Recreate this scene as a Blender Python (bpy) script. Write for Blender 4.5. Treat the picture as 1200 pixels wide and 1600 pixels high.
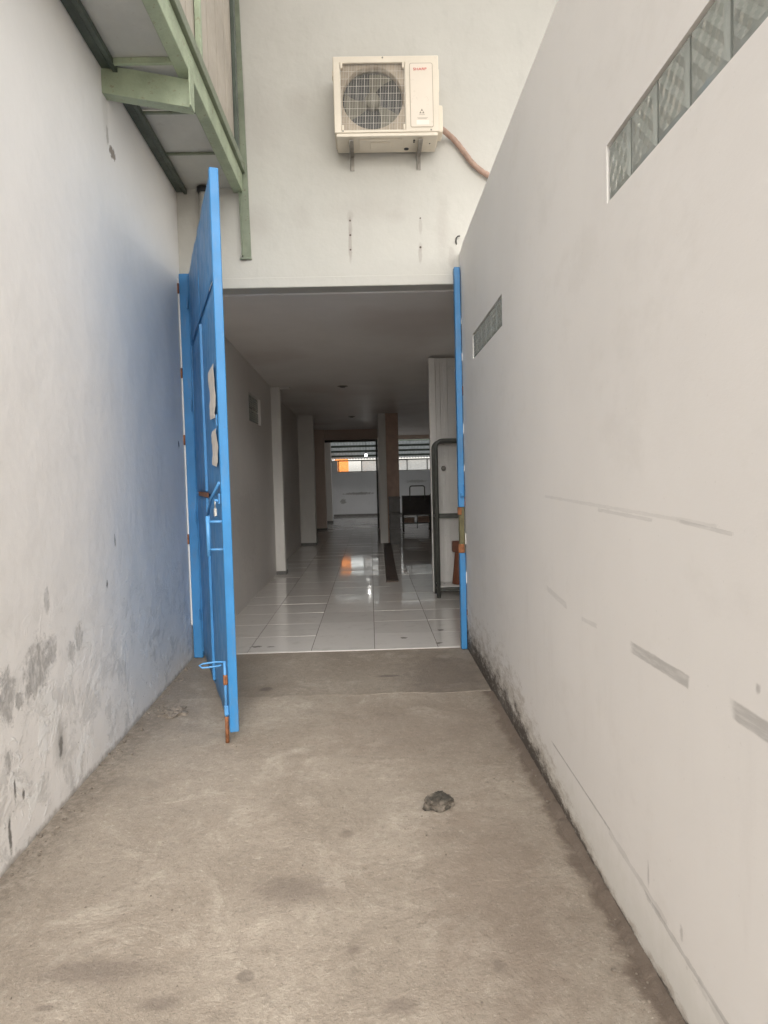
import bpy, bmesh, math, random
from mathutils import Vector, Matrix, noise as mnoise

random.seed(7)
D = bpy.data
SC = bpy.context.scene
for o in list(D.objects):
    D.objects.remove(o)
COL = SC.collection
PI = math.pi

# ------------------------------------------------------------------ camera
cam = D.cameras.new('camera')
cam.sensor_fit = 'VERTICAL'
cam.sensor_height = 36.0
cam.lens = 36.0 * 1040 / 1600
cam.clip_start = 0.05
cam.clip_end = 3000
co = D.objects.new('camera', cam)
COL.objects.link(co)
pitch, yaw, roll = 0.0501, 0.0194, -0.0259
R0 = Vector((math.cos(yaw), -math.sin(yaw), 0))
F0 = Vector((math.sin(yaw) * math.cos(pitch), math.cos(yaw) * math.cos(pitch), -math.sin(pitch)))
U0 = R0.cross(F0)
R1 = R0 * math.cos(roll) + U0 * math.sin(roll)
U1 = R0 * -math.sin(roll) + U0 * math.cos(roll)
co.matrix_world = Matrix(((R1.x, U1.x, -F0.x, 0), (R1.y, U1.y, -F0.y, 0), (R1.z, U1.z, -F0.z, 1.6), (0, 0, 0, 1)))
SC.camera = co

# ------------------------------------------------------------------ sky, sun, exposure
SUN_EL, SUN_AZ = math.radians(31), math.radians(176)      # behind the camera
w = D.worlds.new('World')
SC.world = w
w.use_nodes = True
nt = w.node_tree
bg = nt.nodes['Background']
sky = nt.nodes.new('ShaderNodeTexSky')
sky.sky_type = 'NISHITA'
sky.sun_disc = False
sky.sun_elevation = SUN_EL
sky.sun_rotation = SUN_AZ
sky.air_density = 1.6
sky.dust_density = 2.0
hs = nt.nodes.new('ShaderNodeHueSaturation')
hs.inputs['Saturation'].default_value = 0.22             # an overcast sky is nearly grey
nt.links.new(sky.outputs['Color'], hs.inputs['Color'])
nt.links.new(hs.outputs['Color'], bg.inputs['Color'])
bg.inputs['Strength'].default_value = 0.11
sl = D.lights.new('sun', 'SUN')
sl.energy = 0.95
sl.angle = math.radians(35)
sl.color = (1.0, 0.95, 0.88)
so = D.objects.new('sun', sl)
COL.objects.link(so)
sd = Vector((math.sin(SUN_AZ) * math.cos(SUN_EL), math.cos(SUN_AZ) * math.cos(SUN_EL), math.sin(SUN_EL)))
so.location = sd * 40
so.rotation_euler = sd.to_track_quat('Z', 'Y').to_euler()
SC.view_settings.view_transform = 'Standard'
SC.view_settings.look = 'None'
SC.view_settings.gamma = 1.0
SC.view_settings.exposure = 1.48
SC.render.engine = 'CYCLES'
SC.cycles.max_bounces = 8
SC.cycles.diffuse_bounces = 7
SC.cycles.glossy_bounces = 4
SC.cycles.transmission_bounces = 6


# ------------------------------------------------------------------ helpers: meshes
class MB:
    """collects shapes and links them as one mesh object"""
    def __init__(self):
        self.bm = bmesh.new()

    def _merge(self, b):
        me = D.meshes.new('tmp')
        b.to_mesh(me)
        b.free()
        self.bm.from_mesh(me)
        D.meshes.remove(me)
        return self

    def box(self, x0, x1, y0, y1, z0, z1, bev=0.0, rot=None, seg=1):
        b = bmesh.new()
        bmesh.ops.create_cube(b, size=1)
        for v in b.verts:
            v.co = Vector(((x0 + x1) / 2 + v.co.x * (x1 - x0), (y0 + y1) / 2 + v.co.y * (y1 - y0), (z0 + z1) / 2 + v.co.z * (z1 - z0)))
        if bev:
            bmesh.ops.bevel(b, geom=b.edges[:], offset=bev, segments=seg, affect='EDGES', profile=0.5)
        if rot:
            c = Vector(((x0 + x1) / 2, (y0 + y1) / 2, (z0 + z1) / 2))
            bmesh.ops.rotate(b, verts=b.verts, cent=c, matrix=rot)
        return self._merge(b)

    def bar(self, a, c, w_, h_, up=(0, 0, 1), bev=0.0):
        """rectangular bar from a to c"""
        a, c = Vector(a), Vector(c)
        d = c - a
        L = d.length
        d.normalize()
        upv = Vector(up)
        if abs(d.dot(upv)) > 0.98:
            upv = Vector((1, 0, 0))
        s = d.cross(upv).normalized()
        u = s.cross(d)
        b = bmesh.new()
        bmesh.ops.create_cube(b, size=1)
        for v in b.verts:
            v.co = Vector((v.co.x * w_, v.co.y * L, v.co.z * h_))
        if bev:
            bmesh.ops.bevel(b, geom=b.edges[:], offset=bev, segments=1, affect='EDGES')
        m = (a + c) / 2
        for v in b.verts:
            v.co = m + s * v.co.x + d * v.co.y + u * v.co.z
        return self._merge(b)

    def tube(self, pts, r, n=10, cap=True):
        pts = [Vector(p) for p in pts]
        rr = r if isinstance(r, (list, tuple)) else [r] * len(pts)
        rings = []
        prev = None
        for i, p in enumerate(pts):
            t = (pts[min(i + 1, len(pts) - 1)] - pts[max(i - 1, 0)]).normalized()
            if prev is None:
                ref = Vector((0, 0, 1)) if abs(t.z) < 0.9 else Vector((1, 0, 0))
                s = t.cross(ref).normalized()
            else:
                s = (prev - t * prev.dot(t)).normalized()
            prev = s
            u = t.cross(s)
            rings.append([self.bm.verts.new(p + (s * math.cos(2 * PI * k / n) + u * math.sin(2 * PI * k / n)) * rr[i]) for k in range(n)])
        for i in range(len(rings) - 1):
            for k in range(n):
                f = self.bm.faces.new((rings[i][k], rings[i][(k + 1) % n], rings[i + 1][(k + 1) % n], rings[i + 1][k]))
                f.smooth = True
        if cap:
            self.bm.faces.new(rings[0][::-1])
            self.bm.faces.new(rings[-1])
        return self

    def lathe(self, prof, c, axis='z', n=24):
        """prof: list of (radius, height)"""
        c = Vector(c)
        rings = []
        for r, h in prof:
            ring = []
            for k in range(n):
                a = 2 * PI * k / n
                if axis == 'z':
                    p = Vector((math.cos(a) * r, math.sin(a) * r, h))
                elif axis == 'y':
                    p = Vector((math.cos(a) * r, h, math.sin(a) * r))
                else:
                    p = Vector((h, math.cos(a) * r, math.sin(a) * r))
                ring.append(self.bm.verts.new(c + p))
            rings.append(ring)
        for i in range(len(rings) - 1):
            for k in range(n):
                f = self.bm.faces.new((rings[i][k], rings[i][(k + 1) % n], rings[i + 1][(k + 1) % n], rings[i + 1][k]))
                f.smooth = True
        if prof[0][0] > 1e-5:
            self.bm.faces.new(rings[0][::-1])
        if prof[-1][0] > 1e-5:
            self.bm.faces.new(rings[-1])
        return self

    def prism(self, poly, h0, h1, plane='xy'):
        mk = {'xy': lambda p, h: (p[0], p[1], h), 'xz': lambda p, h: (p[0], h, p[1]), 'yz': lambda p, h: (h, p[0], p[1])}[plane]
        a = [self.bm.verts.new(mk(p, h0)) for p in poly]
        b = [self.bm.verts.new(mk(p, h1)) for p in poly]
        n = len(poly)
        self.bm.faces.new(a[::-1])
        self.bm.faces.new(b)
        for k in range(n):
            self.bm.faces.new((a[k], a[(k + 1) % n], b[(k + 1) % n], b[k]))
        return self

    def wall(self, ub, zb, holes, t, place):
        """a wall of thickness t over u-breaks and z-breaks, with rectangular holes (u0,u1,z0,z1); place(u,d,z) -> point"""
        us = sorted(set(ub + [h[0] for h in holes] + [h[1] for h in holes]))
        zs = sorted(set(zb + [h[2] for h in holes] + [h[3] for h in holes]))
        solid = {}
        for i in range(len(us) - 1):
            for j in range(len(zs) - 1):
                cu, cz = (us[i] + us[i + 1]) / 2, (zs[j] + zs[j + 1]) / 2
                solid[i, j] = not any(h[0] < cu < h[1] and h[2] < cz < h[3] for h in holes)
        vs = {}

        def V(i, d, j):
            if (i, d, j) not in vs:
                vs[i, d, j] = self.bm.verts.new(place(us[i], d * t, zs[j]))
            return vs[i, d, j]
        for (i, j), s in solid.items():
            if not s:
                continue
            self.bm.faces.new((V(i, 0, j), V(i + 1, 0, j), V(i + 1, 0, j + 1), V(i, 0, j + 1)))
            self.bm.faces.new((V(i, 1, j), V(i, 1, j + 1), V(i + 1, 1, j + 1), V(i + 1, 1, j)))
            if not solid.get((i - 1, j)):
                self.bm.faces.new((V(i, 0, j), V(i, 0, j + 1), V(i, 1, j + 1), V(i, 1, j)))
            if not solid.get((i + 1, j)):
                self.bm.faces.new((V(i + 1, 0, j), V(i + 1, 1, j), V(i + 1, 1, j + 1), V(i + 1, 0, j + 1)))
            if not solid.get((i, j - 1)):
                self.bm.faces.new((V(i, 0, j), V(i, 1, j), V(i + 1, 1, j), V(i + 1, 0, j)))
            if not solid.get((i, j + 1)):
                self.bm.faces.new((V(i, 0, j + 1), V(i + 1, 0, j + 1), V(i + 1, 1, j + 1), V(i, 1, j + 1)))
        return self

    def build(self, name, material, parent=None, smooth=False):
        bmesh.ops.recalc_face_normals(self.bm, faces=self.bm.faces[:])
        me = D.meshes.new(name)
        self.bm.to_mesh(me)
        self.bm.free()
        if smooth:
            for p in me.polygons:
                p.use_smooth = True
        me.materials.append(material)
        o = D.objects.new(name, me)
        COL.objects.link(o)
        if parent:
            o.parent = parent
        return o


def tag(o, label=None, cat=None, group=None, kind=None):
    if label:
        o['label'] = label
    if cat:
        o['category'] = cat
    if group:
        o['group'] = group
    if kind:
        o['kind'] = kind
    return o


def thing(name, label, cat, loc=(0, 0, 0), rz=0.0, group=None):
    o = D.objects.new(name, None)
    o.empty_display_size = 0.1
    COL.objects.link(o)
    o.location = loc
    o.rotation_euler = (0, 0, rz)
    return tag(o, label, cat, group)


def inst(src, name, parent, loc, rot=(0, 0, 0)):
    o = src.copy()
    o.name = name
    COL.objects.link(o)
    o.parent = parent
    o.location = loc
    o.rotation_euler = rot
    return o


# ------------------------------------------------------------------ helpers: materials
class NT:
    def __init__(self, name):
        self.m = D.materials.new(name)
        self.m.use_nodes = True
        self.t = self.m.node_tree
        self.b = self.t.nodes['Principled BSDF']
        g = self.t.nodes.new('ShaderNodeNewGeometry')
        self.pos = g.outputs['Position']

    def n(self, kind, **kw):
        nd = self.t.nodes.new(kind)
        for k, v in kw.items():
            setattr(nd, k, v)
        return nd

    def put(self, sock, v):
        if hasattr(v, 'links') or isinstance(v, bpy.types.NodeSocket):
            self.t.links.new(v, sock)
        else:
            sock.default_value = v

    def math(self, op, a, b=None, c=None, clamp=False):
        nd = self.n('ShaderNodeMath', operation=op, use_clamp=clamp)
        self.put(nd.inputs[0], a)
        if b is not None:
            self.put(nd.inputs[1], b)
        if c is not None:
            self.put(nd.inputs[2], c)
        return nd.outputs[0]

    def vmath(self, op, a, b=None):
        nd = self.n('ShaderNodeVectorMath', operation=op)
        self.put(nd.inputs[0], a)
        if b is not None:
            self.put(nd.inputs[1], b)
        return nd.outputs['Value'] if op in ('LENGTH', 'DOT_PRODUCT') else nd.outputs['Vector']

    def noise(self, scale, detail=4, rough=0.55, vec=None, dist=0.0, stretch=None):
        nd = self.n('ShaderNodeTexNoise')
        v = vec if vec is not None else self.pos
        if stretch:
            v = self.vmath('MULTIPLY', v, stretch)
        self.put(nd.inputs['Vector'], v)
        nd.inputs['Scale'].default_value = scale
        nd.inputs['Detail'].default_value = min(detail, 5)
        nd.inputs['Roughness'].default_value = rough
        nd.inputs['Distortion'].default_value = dist
        return nd.outputs['Fac']

    def ramp(self, x, a, b, lo=0.0, hi=1.0, smooth=True):
        nd = self.n('ShaderNodeMapRange', interpolation_type='SMOOTHSTEP' if smooth else 'LINEAR')
        self.put(nd.inputs['Value'], x)
        nd.inputs['From Min'].default_value = a
        nd.inputs['From Max'].default_value = b
        nd.inputs['To Min'].default_value = lo
        nd.inputs['To Max'].default_value = hi
        return nd.outputs['Result']

    def mix(self, fac, a, b):
        nd = self.n('ShaderNodeMix', data_type='RGBA')
        self.put(nd.inputs[0], fac)
        self.put(nd.inputs[6], a if not isinstance(a, tuple) else (*a, 1))
        self.put(nd.inputs[7], b if not isinstance(b, tuple) else (*b, 1))
        return nd.outputs[2]

    def xyz(self):
        s = self.n('ShaderNodeSeparateXYZ')
        self.put(s.inputs[0], self.pos)
        return s.outputs

    def bump(self, h, dist=0.01, strength=1.0, normal=None):
        nd = self.n('ShaderNodeBump')
        self.put(nd.inputs['Height'], h)
        nd.inputs['Distance'].default_value = dist
        nd.inputs['Strength'].default_value = strength
        if normal is not None:
            self.put(nd.inputs['Normal'], normal)
        return nd.outputs['Normal']

    def blob(self, c, inv, nz, amp=0.5, soft=0.3):
        """an irregular patch round c; inv = 1/half-size per axis; nz = a noise value"""
        v = self.vmath('MULTIPLY', self.vmath('SUBTRACT', self.pos, c), inv)
        l = self.vmath('LENGTH', v)
        l = self.math('ADD', l, self.math('MULTIPLY', self.math('SUBTRACT', nz, 0.5), amp * 4))
        return self.ramp(l, 1.0 - soft, 1.0 + soft, 1.0, 0.0)

    def out(self, color=None, rough=0.6, normal=None, **kw):
        if color is not None:
            self.put(self.b.inputs['Base Color'], color if not isinstance(color, tuple) else (*color, 1))
        self.put(self.b.inputs['Roughness'], rough)
        if normal is not None:
            self.put(self.b.inputs['Normal'], normal)
        for k, v in kw.items():
            self.put(self.b.inputs[k.replace('_', ' ')], v)
        return self.m


def paint(name, col, var=0.12, scale=3.0, rough=0.5, metal=0.0, bump=0.0, bscale=60, dirt=None, dirt_amt=0.5):
    n = NT(name)
    k = n.noise(scale, 5, 0.6)
    c = n.mix(n.ramp(k, 0.3, 0.7), tuple(v * (1 - var) for v in col), tuple(min(1, v * (1 + var)) for v in col))
    if dirt:
        d = n.ramp(n.noise(scale * 4, 6, 0.7), 0.55, 0.75, 0, dirt_amt)
        c = n.mix(d, c, dirt)
    nm = n.bump(n.noise(bscale, 4), 0.004, bump) if bump else None
    r = n.ramp(n.noise(scale * 7, 3), 0.3, 0.7, max(0.02, rough - 0.08), min(1, rough + 0.08))
    return n.out(c, r, nm, Metallic=metal)


WALLC = (0.87, 0.84, 0.81)


def plain_wall(name, c=WALLC, rough=0.7, marks=()):
    n = NT(name)
    big = n.ramp(n.noise(0.9, 4, 0.6), 0.3, 0.7)
    col = n.mix(big, tuple(v * 0.94 for v in c), c)
    fine = n.ramp(n.noise(9, 6, 0.7, stretch=(1, 1, 0.35)), 0.52, 0.8, 0, 0.25)
    col = n.mix(fine, col, tuple(v * 0.72 for v in c))
    nz = n.noise(14, 5, 0.65)
    for (ctr, inv, mc, amt, amp) in marks:
        col = n.mix(n.math('MULTIPLY', n.blob(ctr, inv, nz, amp, 0.8 if amt < 0.28 else 0.3), amt), col, mc)
    nm = n.bump(n.math('ADD', n.noise(3.0, 3), n.math('MULTIPLY', n.noise(40, 4, 0.7), 0.12)), 0.03, 0.45)
    return n.out(col, rough, nm)


# --- the left wall: white paint, grey damp plaster patches, chalky flaking near the foot
def left_wall_mat():
    n = NT('left_wall_paint')
    X = n.xyz()
    z = X[2]
    c = WALLC
    col = n.mix(n.ramp(n.noise(0.8, 4, 0.6), 0.3, 0.7), tuple(v * 0.95 for v in c), c)
    nz = n.noise(16, 5, 0.8)
    nz2 = n.noise(30, 5, 0.7)
    pat = n.ramp(n.noise(38, 4, 0.7, stretch=(1, 1, 0.5)), 0.32, 0.62, 0.45, 1.0)
    low = n.ramp(n.math('ADD', z, n.math('MULTIPLY', n.noise(1.5, 3), 0.8)), 0.5, 1.7, 1.0, 0.0)
    # chalky mottling near the foot
    mot = n.ramp(n.noise(7, 7, 0.75, stretch=(1, 0.6, 0.7), dist=0.6), 0.47, 0.62)
    col = n.mix(n.math('MULTIPLY', n.math('MULTIPLY', mot, low), 0.52), col, (0.50, 0.49, 0.47))
    flake = n.ramp(n.noise(8, 8, 0.78, stretch=(1, 0.5, 0.5), dist=0.8), 0.54, 0.60)
    col = n.mix(n.math('MULTIPLY', n.math('MULTIPLY', flake, low), 0.85), col, (0.90, 0.89, 0.87))
    speck = n.ramp(n.noise(34, 3, 0.7, stretch=(1, 0.5, 0.8)), 0.68, 0.74)
    col = n.mix(n.math('MULTIPLY', n.math('MULTIPLY', speck, low), 0.55), col, (0.22, 0.20, 0.18))
    grey = (0.36, 0.345, 0.33)
    for (y, zz, a, b, amt) in [(3.13, 0.76, .12, .12, .85), (3.28, 0.80, .045, .07, .7), (3.50, 0.73, .05, .05, .7), (3.60, 0.79, .045, .07, .7),
                               (2.83, 0.70, .07, .11, .8), (2.93, 0.66, .03, .04, .8), (3.02, 0.67, .025, .04, .7), (3.25, 1.05, .03, .06, .6),
                               (2.82, 0.43, .035, .05, .8), (2.6, 0.75, .16, .12, .7), (2.35, 0.55, .10, .10, .7)]:
        col = n.mix(n.math('MULTIPLY', n.blob((-1.6, y, zz), (0.2, 1 / a, 1 / b), nz, 0.75, 0.35), n.math('MULTIPLY', pat, amt)), col, grey)
    for (y, zz, a, b) in [(3.32, 0.30, .02, .055), (2.86, .30, .01, .05), (2.80, .12, .012, .07), (2.93, .24, .012, .025), (4.22, 1.25, .008, .04), (4.05, 1.0, .012, .02), (5.9, 1.95, .02, .03)]:
        col = n.mix(n.math('MULTIPLY', n.blob((-1.6, y, zz), (0.2, 1 / a, 1 / b), nz2, 0.8, 0.5), 0.85), col, (0.10, 0.09, 0.08))
    dk = n.math('MULTIPLY', n.blob((-1.6, 3.32, 0.31), (0.2, 1 / .06, 1 / .1), nz, 0.3, 0.8), 0.45)
    col = n.mix(dk, col, (0.25, 0.24, 0.22))
    foot = n.math('MULTIPLY', n.ramp(n.math('ADD', z, n.math('MULTIPLY', n.noise(18, 5, 0.7), 0.08)), 0.03, 0.075, 1, 0), 0.7)
    col = n.mix(foot, col, (0.30, 0.26, 0.22))
    # the chip in the plaster below the beam and the rain streaks under the roof
    col = n.mix(n.math('MULTIPLY', n.blob((-1.6, 4.5, 3.77), (0.2, 1 / .06, 1 / .035), nz2, 0.6, 0.2), 0.9), col, (0.24, 0.20, 0.17))
    col = n.mix(n.math('MULTIPLY', n.blob((-1.6, 4.42, 3.84), (0.2, 1 / .02, 1 / .06), nz2, 0.5, 0.3), 0.6), col, (0.38, 0.34, 0.30))
    col = n.mix(n.math('MULTIPLY', n.blob((-1.6, 4.40, 3.98), (0.2, 1 / .05, 1 / .14), nz, 0.5, 0.5), 0.25), col, (0.45, 0.42, 0.38))
    h = n.math('ADD', n.math('MULTIPLY', n.math('MULTIPLY', mot, low), 0.4), n.math('MULTIPLY', n.math('MULTIPLY', flake, low), 0.6))
    hh = n.math('ADD', n.math('MULTIPLY', n.noise(2.2, 3), 1.0), n.math('ADD', n.math('MULTIPLY', h, 0.35), n.math('MULTIPLY', n.noise(34, 5, 0.75, stretch=(1, 1, 0.6)), 0.10)))
    nm = n.bump(hh, 0.03, 0.5)
    return n.out(col, 0.72, nm)


# --- the right wall: mould at the foot, trolley scuffs at two heights
def right_wall_mat():
    n = NT('right_wall_paint')
    X = n.xyz()
    y, z = X[1], X[2]
    c = WALLC
    col = n.mix(n.ramp(n.noise(0.7, 4, 0.6), 0.3, 0.7), tuple(v * 0.95 for v in c), c)
    drip = n.ramp(n.noise(7, 6, 0.7, stretch=(1, 0.6, 0.12)), 0.52, 0.8, 0, 0.18)
    col = n.mix(n.math('MULTIPLY', drip, n.ramp(z, 0.2, 2.0, 1, 0.15)), col, (0.52, 0.48, 0.44))
    nz = n.noise(14, 6, 0.7)
    nzs = n.noise(17, 5, 0.82, stretch=(1, 0.38, 1))
    # faint greenish damp along the foot everywhere
    damp = n.ramp(n.math('ADD', z, n.math('MULTIPLY', n.math('SUBTRACT', nz, 0.5), 0.35)), 0.02, 0.3, 0.25, 0)
    col = n.mix(damp, col, (0.58, 0.57, 0.46))
    # mould: up to 14 cm high at the far end, fading out at about 2.9 m from the camera
    hgt = n.ramp(y, 2.5, 4.2, 0.02, 0.16, smooth=False)
    zz = n.math('DIVIDE', z, hgt)
    mould = n.ramp(n.math('ADD', zz, n.math('MULTIPLY', n.math('SUBTRACT', nzs, 0.5), 3.6)), 0.5, 1.2, 1, 0)
    mould2 = n.ramp(n.math('ADD', n.math('MULTIPLY', zz, 0.42), n.math('MULTIPLY', n.math('SUBTRACT', nzs, 0.5), 3.0)), 0.3, 1.1, 1, 0)
    col = n.mix(n.math('MULTIPLY', mould2, 0.55), col, (0.36, 0.30, 0.23))
    col = n.mix(n.math('MULTIPLY', mould, 0.92), col, (0.065, 0.05, 0.04))
    fleck = n.ramp(n.noise(45, 4, 0.7, stretch=(1, 0.4, 1)), 0.55, 0.66)
    col = n.mix(n.math('MULTIPLY', n.math('MULTIPLY', fleck, mould), 0.7), col, (0.5, 0.47, 0.42))
    scr = n.noise(60, 4, 0.7, stretch=(1, 0.12, 1))

    def strip(y0, y1, z0, hh, amt, mc, slope=0.0, ragged=1.0):
        nonlocal col
        yy = n.math('MULTIPLY', n.ramp(n.math('ADD', y, n.math('MULTIPLY', n.math('SUBTRACT', nz, 0.5), 0.10 * ragged)), y0 - 0.006, y0 + 0.006),
                    n.ramp(n.math('ADD', y, n.math('MULTIPLY', n.math('SUBTRACT', nz, 0.5), 0.16 * ragged)), y1 - 0.02, y1 + 0.02, 1, 0))
        cz = n.math('ADD', z0, n.math('MULTIPLY', n.math('SUBTRACT', y, (y0 + y1) / 2), slope))
        dz = n.math('ABSOLUTE', n.math('SUBTRACT', z, cz))
        dz = n.math('ADD', dz, n.math('MULTIPLY', n.math('SUBTRACT', nz, 0.5), hh * 0.9 * ragged))
        mz = n.ramp(dz, hh * 0.75, hh * 1.05, 1, 0)
        k = n.math('MULTIPLY', n.math('MULTIPLY', yy, mz), n.ramp(scr, 0.3, 0.6, amt * 0.55, amt))
        col = n.mix(k, col, mc)
    g = (0.36, 0.345, 0.33)
    strip(1.80, 2.20, 1.012, 0.021, 0.62, g, -0.01, 0.5)
    strip(1.30, 1.575, 1.015, 0.026, 0.62, g, 0.02, 0.4)
    strip(2.95, 3.28, 1.02, 0.016, 0.22, g, 0.08)
    strip(2.55, 2.72, 1.00, 0.010, 0.22, g, -0.05)
    strip(1.65, 3.30, 1.475, 0.007, 0.18, g, 0.02, 2.2)
    strip(1.58, 1.86, 1.452, 0.006, 0.30, g, 0.05, 1.2)
    strip(2.05, 2.5, 1.455, 0.007, 0.25, g, 0.02, 1.6)
    strip(2.42, 3.22, 0.265, 0.005, 0.55, (0.25, 0.235, 0.22), 0.02, 1.4)
    strip(1.95, 2.45, 0.235, 0.014, 0.28, g, 0.05, 2.6)
    strip(1.55, 2.1, 0.205, 0.010, 0.38, (0.28, 0.27, 0.26), 0.04, 2.6)
    strip(1.2, 1.75, 0.17, 0.016, 0.25, g, 0.08, 2.6)
    nz2 = n.noise(30, 5, 0.7)
    for (yy, zz_, a, b, amt) in [(1.47, 1.10, .008, .010, .5), (2.08, .30, .006, .03, .4), (1.85, .26, .008, .02, .4)]:
        col = n.mix(n.math('MULTIPLY', n.blob((.867, yy, zz_), (0.2, 1 / a, 1 / b), nz2, 0.7, 0.6), amt), col, (0.30, 0.28, 0.27))
    # rubbed lighter patches near the far corner
    col = n.mix(n.math('MULTIPLY', n.blob((.867, 4.2, 1.1), (0.2, 1 / .25, 1 / .3), nz, 0.6, 0.5), 0.35), col, (0.86, 0.83, 0.80))
    hh = n.math('ADD', n.noise(2.6, 3, 0.6, stretch=(1, 0.7, 0.7)), n.math('MULTIPLY', n.noise(30, 5, 0.75, stretch=(1, 0.5, 1)), 0.12))
    nm = n.bump(hh, 0.014, 0.5)
    col = n.mix(n.ramp(n.noise(3.2, 5, 0.75, stretch=(1, 0.5, 0.7)), 0.50, 0.68, 0, 0.13), col, (0.60, 0.56, 0.51))
    col = n.mix(n.ramp(n.noise(45, 3, 0.7), 0.66, 0.74, 0, 0.22), col, (0.45, 0.42, 0.38))
    return n.out(col, 0.68, nm)


def concrete_mat(name, dark=1.0, apron=False):
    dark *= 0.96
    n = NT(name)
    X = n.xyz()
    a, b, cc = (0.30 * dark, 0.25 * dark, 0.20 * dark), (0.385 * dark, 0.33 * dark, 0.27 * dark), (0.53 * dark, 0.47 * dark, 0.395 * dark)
    n1 = n.noise(0.9, 5, 0.7, dist=0.5)
    n2 = n.noise(2.6, 8, 0.80, stretch=(1.0, 1.0, 1), dist=0.5)
    n3 = n.noise(26, 6, 0.8)
    n4 = n.noise(85, 3, 0.8)
    col = n.mix(n.ramp(n1, 0.30, 0.70), a, b)
    col = n.mix(n.ramp(n2, 0.48, 0.72, 0, 0.60), col, cc)
    col = n.mix(n.ramp(n2, 0.30, 0.45, 0.35, 0), col, tuple(v * 0.8 for v in a))
    col = n.mix(n.ramp(n3, 0.50, 0.68, 0, 0.55), col, tuple(v * 0.62 for v in b))
    col = n.mix(n.ramp(n3, 0.30, 0.44, 0.40, 0), col, tuple(v * 1.1 for v in cc))
    col = n.mix(n.ramp(n4, 0.58, 0.70, 0, 0.40), col, tuple(v * 1.2 for v in cc))
    col = n.mix(n.ramp(n4, 0.30, 0.42, 0.5, 0), col, (0.10, 0.085, 0.07))
    # foot traffic keeps a paler track down the middle; damp brown earth by the right wall
    nz = n.noise(7, 6, 0.7)
    if not apron:
        edge = n.math('ADD', X[0], n.math('MULTIPLY', n.math('SUBTRACT', nz, 0.5), 0.22))
        col = n.mix(n.ramp(edge, 0.76, 0.83, 0, 0.75), col, (0.125, 0.09, 0.068))
        col = n.mix(n.math('MULTIPLY', n.ramp(edge, -1.36, -1.5, 0, 0.6), n.ramp(n3, 0.4, 0.6, 0.3, 1)), col, (0.17, 0.14, 0.11))
        col = n.mix(n.math('MULTIPLY', n.blob((0.45, 2.55, 0), (1 / .22, 1 / .7, 0.2), nz, 0.8, 0.6), 0.40), col, (0.20, 0.15, 0.115))
        col = n.mix(n.math('MULTIPLY', n.blob((0.3, 4.2, 0), (1 / .6, 1 / .5, 0.2), nz, 0.6, 0.7), 0.35), col, (0.19, 0.145, 0.115))
        col = n.mix(n.math('MULTIPLY', n.blob((-.45, 2.1, 0), (1 / .03, 1 / .028, 0.2), n3, 0.12, 0.25), 0.6), col, (0.14, 0.115, 0.095))
        for (x, y, r, s) in [(-.15, 2.95, .03, .03), (-.10, 2.2, .025, .02), (-.35, 2.55, .14, .08), (-.95, 2.15, .18, .05), (-1.05, 2.0, .03, .012), (.05, 1.95, .05, .03), (.38, 2.1, .02, .03), (-.7, 2.0, .06, .03)]:
            col = n.mix(n.math('MULTIPLY', n.blob((x, y, 0), (1 / r, 1 / s, 0.2), n3, 0.7, 0.5), 0.5), col, (0.15, 0.12, 0.10))
    else:
        col = n.mix(n.math('MULTIPLY', n.blob((0.55, 5.3, 0), (1 / .35, 1 / .6, 0.2), nz, 0.6, 0.6), 0.5), col, (0.12, 0.095, 0.08))
        for (x, y, r, s) in [(.62, 5.9, .06, .05), (.25, 5.95, .05, .05), (-.85, 5.1, .05, .05), (.1, 5.35, .09, .03)]:
            col = n.mix(n.math('MULTIPLY', n.blob((x, y, 0), (1 / r, 1 / s, 0.2), n3, 0.6, 0.4), 0.6), col, (0.32, 0.28, 0.24) if y > 5.5 else (0.10, 0.08, 0.07))
    h = n.math('ADD', n.math('MULTIPLY', n2, 0.5), n.math('ADD', n.math('MULTIPLY', n3, 0.35), n.math('MULTIPLY', n4, 0.15)))
    nm = n.bump(n.noise(1.6, 3), 0.05, 0.25)
    nm = n.bump(h, 0.02, 0.9, nm)
    return n.out(col, n.ramp(n2, 0.3, 0.7, 0.62, 0.9), nm)


def tile_mat():
    n = NT('floor_tile_glaze')
    oi = n.n('ShaderNodeObjectInfo')
    c = n.mix(oi.outputs['Random'], (0.62, 0.59, 0.56), (0.69, 0.66, 0.63))
    k = n.ramp(n.noise(6, 6, 0.7), 0.50, 0.75, 0, 0.30)
    c = n.mix(k, c, (0.36, 0.32, 0.28))
    nz = n.noise(20, 5, 0.7)
    for (x, y, a, b) in [(-1.15, 6.42, .05, .03), (-1.0, 6.40, .04, .015), (.3, 6.6, .03, .03), (.62, 6.35, .03, .03), (.7, 6.9, .03, .03)]:
        c = n.mix(n.math('MULTIPLY', n.blob((x, y, 0), (1 / a, 1 / b, 0.2), nz, 0.9, 0.3), 0.7), c, (0.10, 0.085, 0.07))
    nm = n.bump(n.noise(5, 2), 0.004, 0.12)
    return n.out(c, n.ramp(n.noise(3, 5, 0.7), 0.3, 0.75, 0.03, 0.13), nm, Specular_IOR_Level=0.5)


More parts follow.
